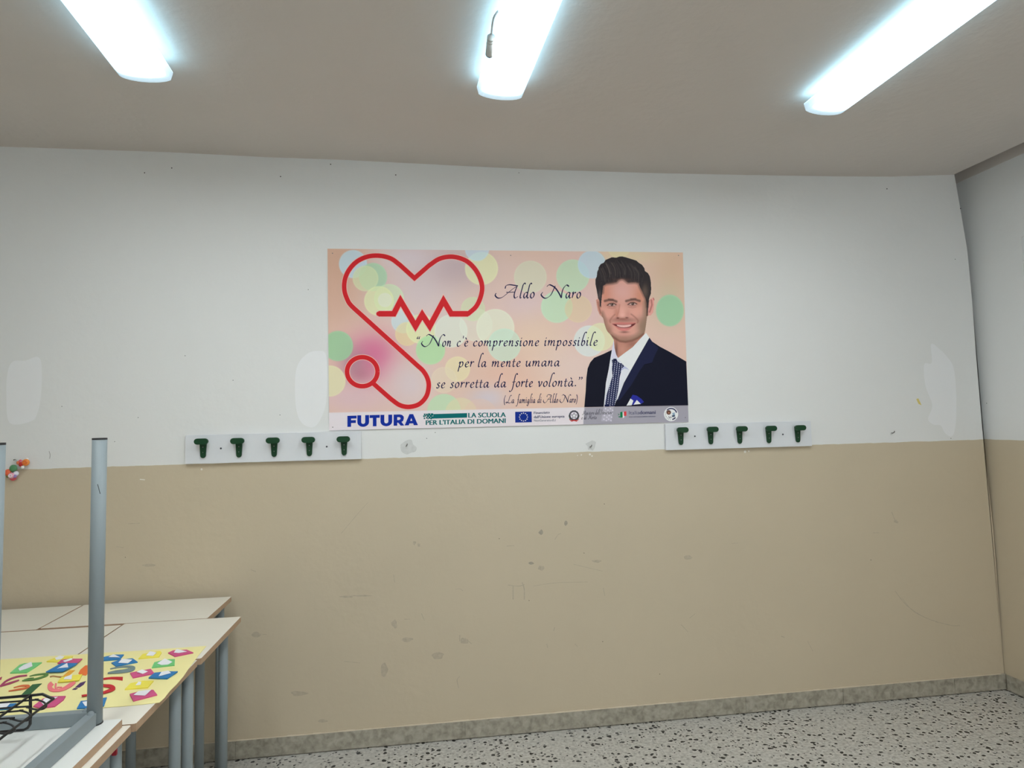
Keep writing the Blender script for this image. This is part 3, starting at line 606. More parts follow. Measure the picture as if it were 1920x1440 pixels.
def pen(txt, u0, v0, u1, v1, xh, wmin=.085, wmax=.25, track=.10):
    """strokes of a text whose baseline runs from (u0,v0) to (u1,v1)"""
    adv = []; x = 0
    for ch in txt:
        adv.append(x)
        if ch == ' ': x += .75
        else: x += G[ch][0]+(track if ch != '`' else 0)
    total = x-track; L = math.hypot(u1-u0, v1-v0); kx = L/(total*xh); ex = ((u1-u0)/L, (v1-v0)/L); out = []
    for ch, a in zip(txt, adv):
        if ch == ' ': continue
        for st in G[ch][1]:
            pts = smooth_path([(p[0]+a, p[1]) for p in st], 6); n = len(pts); q = []; w = []
            for i, p in enumerate(pts):
                d = pts[min(i+1, n-1)]-pts[max(i-1, 0)]; th = math.atan2(d[1], d[0])
                w.append((wmin+(wmax-wmin)*abs(math.sin(th-math.radians(38)))**1.2)*xh*(.75 if i in (0, n-1) else 1))
                px_, py_ = p[0]*xh*kx, p[1]*xh
                q.append((u0+ex[0]*px_+ex[1]*py_*0, v0+ex[1]*px_-py_))
            out += ribbon2d(q, w)
    return out
NAVY = (36, 32, 66)
YT = YP-.0008
def x4(X, Y): return 920+X/10.667, 510+Y/10.667
def x5(X, Y): return 780+X/5.486, 620+Y/5.486
def line(words, xh, m, **k):
    o = []
    for t, X0, Y0, X1, Y1 in words: o += pen(t, *m(X0, Y0), *m(X1, Y1), xh, **k)
    return o
m_navy = plain('navy_ink', alb(NAVY, PE), .5, spec=.08)
for w_ in (('Aldo', 92, 520, 888, 520), ('Naro', 1005, 521, 1815, 521)):
    ink('title_word', line([w_], 10.6, x4), m_navy, YT, poster)
for nm, ws in (('quote_lettering', [('"', 8, 165, 48, 165), ('Non', 55, 163, 368, 161), ("c'e`", 420, 161, 540, 160), ('comprensione', 588, 159, 1270, 156), ('impossibile', 1320, 155, 1872, 152)]),
               ('quote_lettering', [('per', 440, 374, 598, 372), ('la', 637, 372, 728, 371), ('mente', 780, 371, 1080, 368), ('umana', 1128, 367, 1482, 364)]),
               ('quote_lettering', [('se', 210, 590, 305, 588), ('sorretta', 352, 587, 755, 583), ('da', 806, 581, 930, 580), ('forte', 985, 578, 1205, 576), ('volonta`.”', 1255, 575, 1712, 570)])):
    for w_ in ws: ink('quote_word', line([w_], 9.6, x5), m_navy, YT, poster)
for w_ in [('(La', 905, 745, 1012, 744), ('famiglia', 1040, 744, 1228, 742), ('di', 1250, 742, 1292, 741), ('Aldo', 1310, 741, 1462, 740), ('Naro)', 1478, 740, 1660, 738)]:
    ink('credit_word', line([w_], 6.4, x5, wmin=.09, wmax=.23), m_navy, YT, poster)

# ---- foot strip: logos and small print (sans lettering from the built-in font, laid on the print)
foot = thing_part('logo_strip', poster, onY(950, 785, YP))
def txt(name, s, u0, v0, u1, v1, h, rgb, y=YT, bold=0.0, mat=None, shear=0.0, parent=None):
    """text with baseline (u0,v0)-(u1,v1) and capital height h px"""
    cu = bpy.data.curves.new(name, 'FONT'); cu.body = s; cu.size = 1.0;  cu.shear = shear; cu.resolution_u = 3
    ob = bpy.data.objects.new(name+'_tmp', cu); COL.objects.link(ob)
    dg = bpy.context.evaluated_depsgraph_get(); me = bpy.data.meshes.new_from_object(ob.evaluated_get(dg))
    bpy.data.objects.remove(ob); bpy.data.curves.remove(cu)
    co = np.array([v.co[:] for v in me.vertices]); x0, x1 = co[:, 0].min(), co[:, 0].max()
    ref = 0.729 if True else 1
    off = np.array(local(parent or foot)[:])
    for v in me.vertices:
        f = (v.co.x-x0)/(x1-x0); u = u0+(u1-u0)*f; w = v0+(v1-v0)*f - v.co.y/ref*h
        v.co = Vector(tuple(onY(u, w, y)-off))
    me.update(); bm = bmesh.new(); bm.from_mesh(me)
    if bold > 0:
        dx = (onY(u1, v1, y)-onY(u0, v0, y))/(x1-x0)*bold
        for k, sg in enumerate((-1, 1)):
            d = bmesh.ops.duplicate(bm, geom=[f for f in bm.faces if f.index < len(me.polygons) and f.index >= 0][:len(me.polygons)])
            bmesh.ops.translate(bm, verts=[e for e in d['geom'] if isinstance(e, bmesh.types.BMVert)], vec=Vector(tuple(dx*sg))+Vector((0, -2e-4*(k+1), 0)))
            bm.faces.index_update()
    for f in bm.faces:
        if f.normal.y > 0: f.normal_flip()
    bm.to_mesh(me); bm.free()
    return link(name, me, mat or plain(name+'_ink', alb(rgb, PE), .5), parent or foot)
def x2(X, Y): return 640+X/6.0, 760+Y/6.0
def x3(X, Y): return 950+X/5.4857, 755+Y/5.4857
# FUTURA: heavy letters drawn as outlines (0..1 box each)
def heavy(polys, X0, X1, yb, yt):
    o = []
    for p in polys: o.append([x2(X0+(X1-X0)*a, yb[0]+(yb[1]-yb[0])*a+(yt-yb[0])*c) for a, c in p])
    return o
LET = {'F': [[(0, 0), (.40, 0), (.40, 1), (0, 1)], [(.40, .74), (1, .74), (1, 1), (.40, 1)], [(.40, .34), (.92, .34), (.92, .59), (.40, .59)]],
       'T': [[(0, .74), (1, .74), (1, 1), (0, 1)], [(.32, 0), (.68, 0), (.68, .74), (.32, .74)]],
       'A': [[(0, 0), (.31, 0), (.60, 1), (.36, 1)], [(.69, 0), (1, 0), (.64, 1), (.40, 1)], [(.22, .17), (.78, .17), (.72, .40), (.28, .40)]],
       'R': [[(0, 0), (.34, 0), (.34, 1), (0, 1)], [(.34, .76), (.55, .76), (.66, .66), (.95, .80), (.80, .95), (.58, 1), (.34, 1)], [(.66, .66), (.62, .56), (.5, .50), (.34, .50), (.34, .26), (.62, .27), (.88, .40), (.96, .62), (.95, .80)], [(.40, .30), (.66, 0), (1, 0), (.72, .36)]]}
U_out = [(0, 1), (0, .40)] + [(.5-.5*math.cos(a), .40-.42*math.sin(a)) for a in np.linspace(0, math.pi, 15)] + [(1, .40), (1, 1)]
U_in = [(.33, 1), (.33, .40)] + [(.5-.17*math.cos(a), .40-.16*math.sin(a)) for a in np.linspace(0, math.pi, 15)] + [(.67, .40), (.67, 1)]
LET['U'] = [[U_out[i], U_in[i], U_in[i+1], U_out[i+1]] for i in range(len(U_out)-1)]
fut = []
for ch, X0, X1, Yb, Yt in (('F', 68, 172, 243, 118), ('U', 180, 312, 241, 112), ('T', 318, 432, 237, 110), ('U', 440, 572, 234, 107), ('R', 588, 708, 230, 104), ('A', 712, 862, 226, 100)):
    fut += heavy(LET[ch], X0, X1, (Yb, Yb-3), Yt)
FUTB = plain('royal_blue_ink', alb((18, 44, 140), PE), .5, spec=.08)
bm = bmesh.new()
for i, p in enumerate(fut): fill_poly(bm, p, on_wall(YT-((i*.618) % 1)*1.5e-4))
build('word_lettering', bm, FUTB, foot, recalc=False)
TEAL = plain('teal_ink', alb((14, 96, 98), PE), .5, spec=.08)
txt('slogan_lettering', 'LA SCUOLA', *x2(1430, 138), *x2(1848, 131), 9.2, 0, mat=TEAL, bold=.036)
txt('slogan_lettering', "PER L'ITALIA DI DOMANI", *x2(952, 221), *x2(1846, 198), 9.2, 0, mat=TEAL, bold=.036)
bar = [[x2(1035, 98), x2(1415, 87), x2(1415, 138), x2(1035, 149)]]
for i in range(3):
    for j in range(9):
        pass
for (a, c, w) in ((938, 102, 9), (930, 122, 9), (948, 118, 8), (935, 146, 8), (962, 104, 10), (975, 120, 12), (962, 140, 9), (988, 103, 13), (992, 138, 12), (1006, 118, 13), (1020, 104, 14), (1022, 136, 14), (1010, 150, 8), (975, 152, 6)):
    bar.append([x2(a-w, c-w), x2(a+w, c-w), x2(a+w, c+w), x2(a-w, c+w)])
ink('pixel_bar', bar, TEAL, YT, foot)
ink('flag_emblem', [[x3(87, 94), x3(257, 91), x3(259, 201), x3(88, 205)]], (20, 44, 128), YT, foot)
stars = []
for k in range(12):
    a = math.radians(30*k); c = x3(173+41*math.cos(a), 148+41*math.sin(a)); stars.append([(c[0]+r*math.cos(-math.pi/2+math.pi*i/5), c[1]+r*math.sin(-math.pi/2+math.pi*i/5)) for i, r in ((i, 1.5 if i % 2 == 0 else .7) for i in range(10))])
ink('flag_stars', stars, (214, 216, 206), YT-.0002, foot, tri=True)
SLATE = plain('slate_ink', alb((70, 74, 100), PE), .5, spec=.08); BLK = plain('black_ink', alb((38, 38, 46), PE), .5, spec=.08)
txt('small_lettering', 'Finanziato', *x3(280, 117), *x3(442, 111), 4.8, 0, mat=SLATE, bold=.03)
txt('small_lettering', "dall'Unione europea", *x3(280, 160), *x3(594, 152), 5.0, 0, mat=SLATE, bold=.03)
txt('small_lettering', 'NextGenerationEU', *x3(281, 194), *x3(503, 191), 4.2, 0, mat=SLATE)
txt('small_lettering', 'Italia', *x3(1258, 121), *x3(1366, 119), 6.8, 0, mat=SLATE)
txt('small_lettering', 'domani', *x3(1368, 119), *x3(1531, 115), 7.0, 0, mat=SLATE, bold=.032)
txt('small_lettering', 'PIANO NAZIONALE DI RIPRESA E RESILIENZA', *x3(1258, 152), *x3(1530, 146), 2.0, 0, mat=SLATE, bold=.01)
script = pen("Ministero dell'Istruzione", *x3(778, 125), *x3(1088, 116), 3.6, .08, .2) + pen('e', *x3(770, 172), *x3(782, 172), 3.6, .1, .24) + pen('del', *x3(796, 172), *x3(822, 171), 3.6, .08, .2) + pen('Merito', *x3(836, 170), *x3(926, 168), 3.6, .08, .2)
ink('script_lettering', script, BLK, YT, foot)
# emblem: cogged ring with a star, twigs and a red ribbon
E1 = Sheet(*[x3(636, 70)[0], x3(752, 70)[0]], *[x3(636, 70)[1], x3(636, 200)[1]], .3)
E1.fill((206, 205, 212)); c0 = x3(693, 134)
E1.ring(c0[0], c0[1]-.5, 8.0, 2.6, (58, 58, 66)); E1.disc(c0[0], c0[1]-.5, 6.0, (196, 196, 204))
for k in range(12):
    a = math.radians(30*k+15); E1.disc(c0[0]+8.6*math.cos(a), c0[1]-.5+8.6*math.sin(a), 1.1, (70, 70, 78), .9, .7)
st = [(c0[0]+r*math.cos(-math.pi/2+math.pi*i/5), c0[1]+r*math.sin(-math.pi/2+math.pi*i/5)) for i, r in ((i, 6.2 if i % 2 == 0 else 2.6) for i in range(10))]
E1.poly(st, (44, 44, 52), 1, .7); st2 = [(c0[0]+(p[0]-c0[0])*.72, c0[1]+(p[1]-c0[1])*.72) for p in st]; E1.poly(st2, (214, 213, 216), 1, .7)
for sg in (-1, 1):
    E1.stroke([(c0[0]+sg*2, c0[1]+9), (c0[0]+sg*7.5, c0[1]+6), (c0[0]+sg*9.4, c0[1])], 1.6, (50, 56, 52), .9)
    E1.stroke([(c0[0]+sg*1, c0[1]+8.6), (c0[0]+sg*5, c0[1]+10.4), (c0[0]+sg*8.4, c0[1]+7.6)], 2.2, (176, 48, 48), .95)
E1.stroke([(c0[0]-4.5, c0[1]+9.3), (c0[0]+4.5, c0[1]+9.3)], 1.6, (186, 60, 58), .9)
E1.mask(disc2d((c0[0], c0[1]+.6), 10.8, 40, 11.4)); E1.make('state_emblem', YT, foot)
# tricolour mark
ink('green_mark', [[x3(1168, 98), x3(1192, 92), x3(1194, 150), x3(1168, 156)], [x3(1143, 106), x3(1152, 116), x3(1164, 122), x3(1152, 126), x3(1143, 134), x3(1150, 120)], [x3(1150, 140), x3(1166, 140), x3(1166, 152), x3(1152, 150)]], (20, 116, 72), YT, foot, tri=True)
ink('white_mark', [[x3(1192, 98), x3(1206, 96), x3(1212, 150), x3(1194, 160)]], (222, 222, 226), YT, foot)
ink('red_mark', [[x3(1205, 92), x3(1231, 89), x3(1232, 134), x3(1205, 138)]], (206, 62, 66), YT, foot)
# round seal
sc_ = x3(1691, 118); Z1 = Sheet(sc_[0]-14, sc_[0]+14, sc_[1]-14, sc_[1]+14, .3); Z1.fill((224, 224, 220))
Z1.stroke([(sc_[0]+10.6*math.cos(a), sc_[1]+10.6*math.sin(a)) for a in np.linspace(-2.3, -.35, 16)], 2.2, (36, 40, 78), .95)
Z1.stroke([(sc_[0]+10.2*math.cos(a), sc_[1]+10.2*math.sin(a)) for a in np.linspace(.75, 1.25, 6)], 2.4, (40, 44, 70), .95)
for a in np.linspace(1.7, 4.0, 8): Z1.disc(sc_[0]+10.3*math.cos(a), sc_[1]+10.3*math.sin(a), .8, (120, 120, 124), .8, .7)
Z1.disc(sc_[0]-4.4, sc_[1]-3.2, 4.2, (74, 48, 40), .95, 1); Z1.disc(sc_[0]-4.2, sc_[1]-2.6, 1.9, (164, 116, 92), .8, 1)
Z1.poly([(sc_[0]+2, sc_[1]-2), (sc_[0]+6.6, sc_[1]-3.4), (sc_[0]+7.4, sc_[1]+1), (sc_[0]+3.4, sc_[1]+3)], (120, 150, 172), .9)
Z1.poly([(sc_[0]+1.2, sc_[1]+2.6), (sc_[0]+7, sc_[1]+1.2), (sc_[0]+7.6, sc_[1]+4.4), (sc_[0]+2.6, sc_[1]+6)], (44, 62, 84), .9)
Z1.stroke([(sc_[0]-4, sc_[1]+4.4), (sc_[0]-3.4, sc_[1]+7), (sc_[0]-1, sc_[1]+7)], 1.1, (70, 74, 80), .9); Z1.stroke([(sc_[0]-.6, sc_[1]+4.4), (sc_[0]+.4, sc_[1]+6.8)], 1.1, (70, 74, 80), .9)
Z1.mask(disc2d(sc_, 13.2, 48, 13.2)); Z1.make('round_seal', YT, foot)

# ---- printed portrait
por = thing_part('portrait', poster, onY(1180, 630, YP)); por['label'] = 'printed half-length portrait of a smiling dark-haired man in a navy suit'
def a1(pts): return [(1090+x/9.143, 470+y/9.143) for x, y in pts]
def a8(pts): return [(1080+x/8.4727, 620+y/8.4727) for x, y in pts]
def A1(x, y): return 1090+x/9.143, 470+y/9.143
def A8(x, y): return 1080+x/8.4727, 620+y/8.4727
K = 1/9.143
face_pts = a1([(300, 560), (520, 470), (760, 440), (1000, 470), (1110, 600), (1140, 830), (1165, 850), (1190, 825), (1235, 800), (1250, 830), (1243, 950), (1230, 1060), (1190, 1108), (1140, 1112), (1125, 1130), (1110, 1250), (1090, 1380)]) + \
    a8([(1080, 60), (1050, 110), (900, 265), (760, 365), (668, 432), (640, 385), (612, 270), (604, 150), (560, 78), (505, 20)]) + a1([(430, 1350), (400, 1260), (378, 1160), (355, 1135), (318, 1100), (285, 1030), (265, 930), (253, 842), (285, 828), (300, 700)])
F = Sheet(1115, 1229, 515, 673, .5); F.fill((197, 148, 134))
F.blob(*A1(430, 720), 130*K, 220*K, (190, 128, 106), .8); F.blob(*A1(700, 690), 200*K, 170*K, (202, 160, 152), .8); F.blob(*A1(1010, 780), 120*K, 200*K, (186, 128, 104), .7)
F.blob(*A1(470, 1060), 90*K, 90*K, (204, 150, 138), .6); F.blob(*A1(960, 1050), 110*K, 100*K, (206, 154, 142), .6)
F.blob(*A1(700, 1050), 60*K, 100*K, (212, 164, 152), .7); F.blob(*A1(600, 1060), 40*K, 90*K, (176, 116, 98), .55); F.blob(*A1(800, 1090), 40*K, 60*K, (182, 126, 112), .4)
# stubble and jaw
F.stroke(a1([(345, 1080), (385, 1180), (420, 1320), (480, 1430)]) + a8([(540, 60), (640, 120), (780, 168)]), 8, (128, 98, 82), .75, 8)
F.stroke(a1([(1130, 900), (1125, 1120), (1105, 1250), (1080, 1380)]) + a8([(1060, 60), (960, 120), (860, 160), (780, 170)]), 12, (124, 104, 88), .8, 10)
F.blob(*A1(1040, 1290), 90*K, 150*K, (132, 112, 94), .75); F.blob(*A1(480, 1350), 60*K, 110*K, (150, 112, 96), .6)
F.blob(*A8(760, 120), 150*K, 60*K, (158, 118, 104), .75); F.blob(*A8(760, 60), 60*K, 26*K, (190, 138, 128), .4)
F.blob(*A1(720, 1190), 230*K, 42*K, (140, 98, 88), .75)
# neck in the shade of the jaw
F.poly(a8([(500, 40), (560, 76), (640, 132), (700, 164), (790, 174), (880, 154), (980, 112), (1080, 40), (1200, 300), (640, 480), (590, 300)]), (172, 124, 108), 1, 1.2)
F.stroke(a8([(560, 80), (640, 136), (700, 168), (790, 180), (890, 160), (990, 116), (1080, 50)]), 3.2, (110, 76, 64), .85, 3)
F.blob(*A8(900, 210), 90*K, 60*K, (140, 98, 86), .7); F.blob(*A8(640, 320), 26*K, 150*K, (96, 66, 58), .8); F.blob(*A8(740, 300), 60*K, 80*K, (184, 136, 120), .7)
# ears
F.poly(a1([(250, 835), (290, 825), (335, 940), (350, 1130), (320, 1105), (285, 1030)]), (186, 136, 122), 1, 1); F.stroke(a1([(285, 880), (305, 980), (330, 1070)]), 2.2, (140, 92, 80), .8, 1.6)
F.poly(a1([(1140, 900), (1190, 825), (1240, 795), (1255, 830), (1243, 950), (1230, 1060), (1190, 1112), (1138, 1115)]), (204, 150, 140), 1, 1); F.stroke(a1([(1200, 850), (1210, 930), (1185, 1010), (1170, 1050)]), 3, (160, 98, 92), .8, 2); F.stroke(a1([(1240, 810), (1246, 840)]), 2, (150, 80, 76), .8, 1.5)
F.stroke(a1([(1150, 860), (1132, 1000), (1128, 1110)]), 2.6, (84, 60, 52), .9, 2); F.stroke(a1([(318, 860), (330, 960)]), 2.2, (80, 58, 54), .8, 2)
# brows
for pts, w in (([(405, 862), (470, 845), (540, 848), (600, 872)], 4.2), ([(470, 836), (540, 842)], 2.6), ([(770, 864), (840, 846), (920, 838), (1000, 862)], 4.0), ([(850, 832), (930, 828)], 2.4)):
    F.stroke(a1(pts), w, (84, 62, 56), .75, 2.6)
# eyes
for cx_, cy_ in ((525, 925), (880, 912)):
    F.blob(*A1(cx_, cy_+4), 92*K, 44*K, (158, 108, 96), .7)
    F.poly(a1([(cx_-66, cy_+8), (cx_-28, cy_-20), (cx_+28, cy_-20), (cx_+64, cy_+2), (cx_+36, cy_+22), (cx_-28, cy_+23)]), (178, 156, 150), .9, 1.1)
    F.disc(*A1(cx_, cy_-2), 27*K, (92, 72, 66), .95, .8); F.disc(*A1(cx_+2, cy_-2), 12*K, (40, 32, 32), .9, .6); F.disc(*A1(cx_-8, cy_-10), 6*K, (220, 214, 210), .8, .5)
    F.stroke(a1([(cx_-80, cy_+12), (cx_-36, cy_-20), (cx_+24, cy_-24), (cx_+70, cy_)]), 1.9, (78, 56, 50), .85, 1.2); F.stroke(a1([(cx_-70, cy_+18), (cx_-20, cy_+34), (cx_+46, cy_+28)]), 1.0, (134, 92, 84), .7, .9)
    F.stroke(a1([(cx_-70, cy_+54), (cx_, cy_+70), (cx_+60, cy_+54)]), 1.4, (166, 114, 102), .6, 1.6)
# nose, folds, mouth
F.stroke(a1([(655, 930), (640, 1040), (612, 1120), (622, 1150)]), 2.0, (168, 110, 94), .6, 2.4)
F.blob(*A1(626, 1156), 24*K, 12*K, (88, 52, 48), .95); F.blob(*A1(780, 1150), 24*K, 11*K, (98, 58, 52), .9); F.blob(*A1(705, 1170), 80*K, 13*K, (140, 88, 78), .7); F.blob(*A1(704, 1105), 34*K, 30*K, (218, 172, 160), .7)
F.stroke(smooth_path(a1([(575, 1095), (530, 1140), (490, 1200), (498, 1230)]), 5), 2.2, (146, 96, 82), .6, 2.4); F.stroke(smooth_path(a1([(855, 1090), (920, 1140), (972, 1200), (960, 1236)]), 5), 2.2, (140, 92, 82), .6, 2.4)
F.poly(smooth_path(a1([(520, 1250), (600, 1236), (690, 1226), (740, 1230), (860, 1230), (938, 1238), (880, 1300), (820, 1352), (730, 1376), (650, 1356), (590, 1310)]), 4), (184, 116, 110), 1, 1.4)
F.poly(smooth_path(a1([(528, 1256), (620, 1264), (730, 1272), (850, 1262), (930, 1244), (890, 1288), (820, 1316), (730, 1324), (650, 1314), (585, 1288)]), 4), (96, 46, 46), 1, .8)
F.poly(smooth_path(a1([(605, 1268), (730, 1276), (850, 1266), (842, 1292), (800, 1308), (730, 1316), (660, 1308), (615, 1290)]), 4), (212, 176, 170), 1, 1.1)
for x in (660, 705, 750, 795): F.stroke(a1([(x, 1274), (x, 1308)]), .5, (196, 152, 148), .6, .8)
F.blob(*A1(725, 1352), 80*K, 14*K, (206, 128, 128), .7); F.blob(*A1(740, 1396), 66*K, 16*K, (120, 78, 72), .8)
F.stroke(a1([(360, 720), (372, 600), (430, 568), (540, 555), (600, 540), (640, 500), (690, 482), (730, 492), (800, 546), (930, 540), (985, 560), (1015, 640), (1055, 720), (1110, 830), (1128, 960)]), 4.5, (96, 72, 64), .8, 5)
F.mask(face_pts); F.make('face', YP-.0006, por)
hair_pts = a1([(245, 490), (268, 440), (275, 360), (298, 312), (292, 296), (330, 232), (388, 205), (415, 160), (520, 115), (600, 122), (640, 106), (700, 100), (785, 122), (850, 142), (945, 172), (990, 212), (1040, 242), (1080, 300), (1088, 348), (1140, 382), (1172, 440), (1188, 520), (1195, 650), (1190, 740), (1168, 800), (1150, 870), (1140, 960), (1128, 1080), (1122, 900), (1100, 820), (1055, 720), (1015, 640), (985, 560), (930, 540), (800, 546), (730, 492), (690, 480), (640, 500), (600, 540), (540, 555), (430, 568), (372, 600), (358, 700), (345, 830), (335, 940), (318, 960), (320, 870), (290, 820), (268, 690), (245, 580)])
Hh = Sheet(1115, 1223, 479, 592, .5); Hh.fill((44, 40, 42))
rr = np.random.default_rng(5)
for k in range(90):
    x = rr.uniform(300, 1060); b0 = (x-300)/760
    y0 = 150+190*abs(b0-.5)**1.4*2+rr.uniform(-20, 60); bend = rr.uniform(-10, 60)+120*(b0-.3)
    p = smooth_path(a1([(x, y0+rr.uniform(180, 330)), (x+bend*.35-25, y0+130), (x+bend*.1-70, y0+20)]), 5)
    Hh.stroke(p, rr.uniform(.6, 1.5), (88, 78, 74) if rr.random() < .4 else ((66, 60, 60) if rr.random() < .6 else (22, 20, 24)), rr.uniform(.2, .6), 1.4)
Hh.blob(*A1(1090, 700), 60*K, 130*K, (104, 88, 76), .7); Hh.blob(*A1(315, 760), 26*K, 90*K, (92, 82, 82), .7); Hh.blob(*A1(700, 500), 160*K, 26*K, (96, 66, 58), .6); Hh.blob(*A1(560, 545), 90*K, 18*K, (92, 66, 60), .5)
Hh.stroke(a1([(430, 568), (540, 555), (600, 540), (640, 500), (690, 482), (730, 492), (800, 546), (930, 540), (985, 560)]), 2.0, (120, 88, 78), .7, 4)
Hh.mask(hair_pts); Hh.make('hair', YP-.0010, por)
FL = lambda u, v: onY(u, v, YP-.0008)
def pic(name, polys, y, parent):           # several flat ink areas of one garment, one mesh with its own inks
    bm = bmesh.new(); mats = []
    for i, (p, c) in enumerate(polys):
        n0 = len(bm.faces); fill_poly(bm, p, on_wall(y-.00015*i)); bm.faces.ensure_lookup_table()
        for f in bm.faces[n0:]: f.material_index = i
        mats.append(plain(name+'_ink', alb(c, PE), .5, vary=.03, spec=.06))
    o = build(name, bm, mats[0], parent, recalc=False)
    for m in mats[1:]: o.data.materials.append(m)
    return o
def cut(pts):                              # stop at the right edge of the panel and at the strip
    return pts
pic('shirt', [(a8([(600, 150), (572, 300), (550, 420), (520, 600), (480, 780), (460, 950), (436, 1205), (640, 1200), (662, 1090), (760, 830), (870, 632), (1000, 400), (1166, 112), (1112, 35), (1056, 90), (900, 262), (762, 362), (668, 434), (640, 385), (612, 275)]), (200, 206, 222)),
              (a8([(1112, 35), (1166, 112), (1000, 400), (862, 632), (760, 555), (670, 440), (762, 362), (900, 262), (1056, 90)]), (214, 222, 226)),
              (a8([(600, 150), (572, 300), (562, 440), (600, 440), (640, 440), (664, 436), (640, 385), (612, 275)]), (196, 198, 216)),
              (a8([(768, 560), (860, 632), (838, 618), (770, 600), (705, 650), (730, 600)]), (168, 174, 200))], YP-.0009, por)
pic('jacket', [(a8([(570, 306), (430, 372), (290, 430), (225, 505), (185, 600), (165, 750), (155, 950), (132, 1214), (440, 1208), (460, 1000), (475, 830), (522, 600), (550, 420)]), (22, 24, 36)),
               (a8([(1166, 110), (1210, 172), (1330, 252), (1480, 332), (1620, 412), (1752, 490), (1782, 1186), (606, 1206), (640, 1112), (665, 1082), (760, 832), (870, 632), (1000, 400)]), (22, 24, 38)),
               (a8([(1166, 110), (1230, 200), (1310, 275), (1250, 400), (1205, 510), (1085, 535), (1010, 640), (880, 860), (700, 1100), (650, 1110), (665, 1082), (760, 832), (870, 632), (1000, 400)]), (30, 34, 60)),
               (a8([(1205, 508), (1210, 516), (1090, 545), (1085, 536)]), (14, 16, 28))], YP-.0014, por)
tie_pts = a8([(570, 470), (598, 446), (640, 448), (662, 488), (700, 518), (732, 520), (772, 570), (722, 628), (692, 740), (682, 830), (666, 960), (640, 1090), (610, 1200), (452, 1206), (490, 1010), (540, 850), (582, 720), (574, 610), (578, 520)])
Tt = Sheet(1132, 1173, 670, 764, .5); Tt.fill((24, 30, 66))
for i in range(40):
    for j in range(24):
        x = 440+i*37; y = 470+j*30+(i % 2)*15
        x2_ = x-(y-470)*.12; Tt.disc(*A8(x2_, y+(x-600)*.25), 1.05, (196, 202, 216), .9, .9)
Tt.stroke(a8([(578, 520), (574, 610), (584, 720), (600, 715), (688, 745)]), .9, (14, 18, 44), .5, 1); Tt.blob(*A8(600, 480), 40*K, 30*K, (16, 20, 44), .7)
Tt.mask(tie_pts); Tt.make('tie', YP-.0013, por)
pic('pocket_square', [(a8([(868, 1072), (900, 1018), (962, 1030), (1040, 1085), (1080, 1132), (1030, 1166), (820, 1186)]), (40, 46, 140)),
                      (a8([(802, 1192), (866, 1078), (912, 1112), (884, 1186)]), (206, 214, 222)), (a8([(966, 1100), (1030, 1164), (914, 1176)]), (212, 216, 226))], YP-.0022, por)

# ================================================================== DESKS
m_top = plain('cream_laminate', (.80, .755, .665), .45, vary=.02, vscale=6, spec=.3)
m_under = plain('white_laminate_underside', (.80, .80, .765), .5, vary=.02, vscale=10)
m_ply = plain('beech_edge', (.50, .34, .225), .55, vary=.14, vscale=40)
m_tube = plain('grey_blue_steel', (.262, .305, .322), .5, vary=.05, vscale=8, spec=.5)
m_foot = plain('black_plastic_foot', (.02, .02, .022), .5)
def desk_top(name_t, t, x0, x1, y0, y1, z0, z1, top_mat):
    bm = bmesh.new(); box(bm, x0, x1, y0, y1, z0, z1)
    bmesh.ops.bevel(bm, geom=[e for e in bm.edges if abs(e.verts[0].co.z-e.verts[1].co.z) > .005], offset=.003, segments=2, affect='EDGES')
    for f in bm.faces: f.material_index = 0 if abs(f.normal.z) > .5 else 1
    bm.normal_update()
    for f in bm.faces: f.material_index = 0 if abs(f.normal.z) > .5 else 1
    o = build(name_t, bm, top_mat, t); o.data.materials.append(m_ply); return o
def desk(x0, x1, y0, y1, label, zt=.80, group='school desks pushed together', il=.065, ir=(.065, .065), near=.022):
    """upright school desk: laminate top with beech edge, tubular legs flush with the long sides, flat rails"""
    t = thing('school_desk', ((x0+x1)/2, (y0+y1)/2, 0), label, 'desk', group)
    desk_top('desk_top', t, x0, x1, y0, y1, zt-.022, zt, m_top)
    xl = x0+il; ya, yb = y0+near, y1-.022; xr_ = x1-max(ir)
    zr = zt-.022
    for x, sg in ((xl, 1), (xr_, -1)):
        for y in (ya, yb):
            if sg < 0: x = x1-(ir[0] if y == ya else ir[1])
            bm = bmesh.new(); tube(bm, [(x, y, .012), (x, y, zr)], .0188, 20); lg = build('leg', bm, m_tube, t, True)
            bm = bmesh.new(); tube(bm, [(x, y, 0.0), (x, y, .016)], .0205, 16); build('foot_cap', bm, m_foot, lg)
    for y in (ya, yb):
        bm = bmesh.new(); box(bm, xl+.015, xr_-.015, y-.010, y+.010, zr-.036, zr); build('rail', bm, m_tube, t)
    for x in (xl, xr_):
        bm = bmesh.new(); box(bm, x-.010, x+.010, ya+.015, yb-.015, zr-.036, zr); build('rail', bm, m_tube, t)
    return t
desk(-1.620, -.957, -.398, -.058, 'narrow cream desk against the beige wall, right of the diagonal seam', ir=(.040, .046), near=.036)
desk(-2.290, -1.627, -.410, -.062, 'narrow cream desk against the beige wall, left of the diagonal seam')
desk(-1.286, -.815, -.888, -.404, 'square cream desk behind the yellow paper poster, its bare right corner sticking out', il=.040, ir=(.052, .066))
desk(-1.960, -1.292, -.900, -.420, 'cream desk behind the yellow paper poster, cut off by the left edge')
deskC = desk(-1.490, -.823, -1.374, -.900, 'cream desk carrying the near half of the yellow paper poster')
q = onY(214, 1411, -1.352-.0186)
bm = bmesh.new(); box(bm, q[0]-.006, q[0]+.006, q[1]-.0012, q[1]+.006, q[2]-.008, q[2]+.008)
build('red_sticker', bm, plain('red_sticker', (.42, .02, .04), .5), deskC)
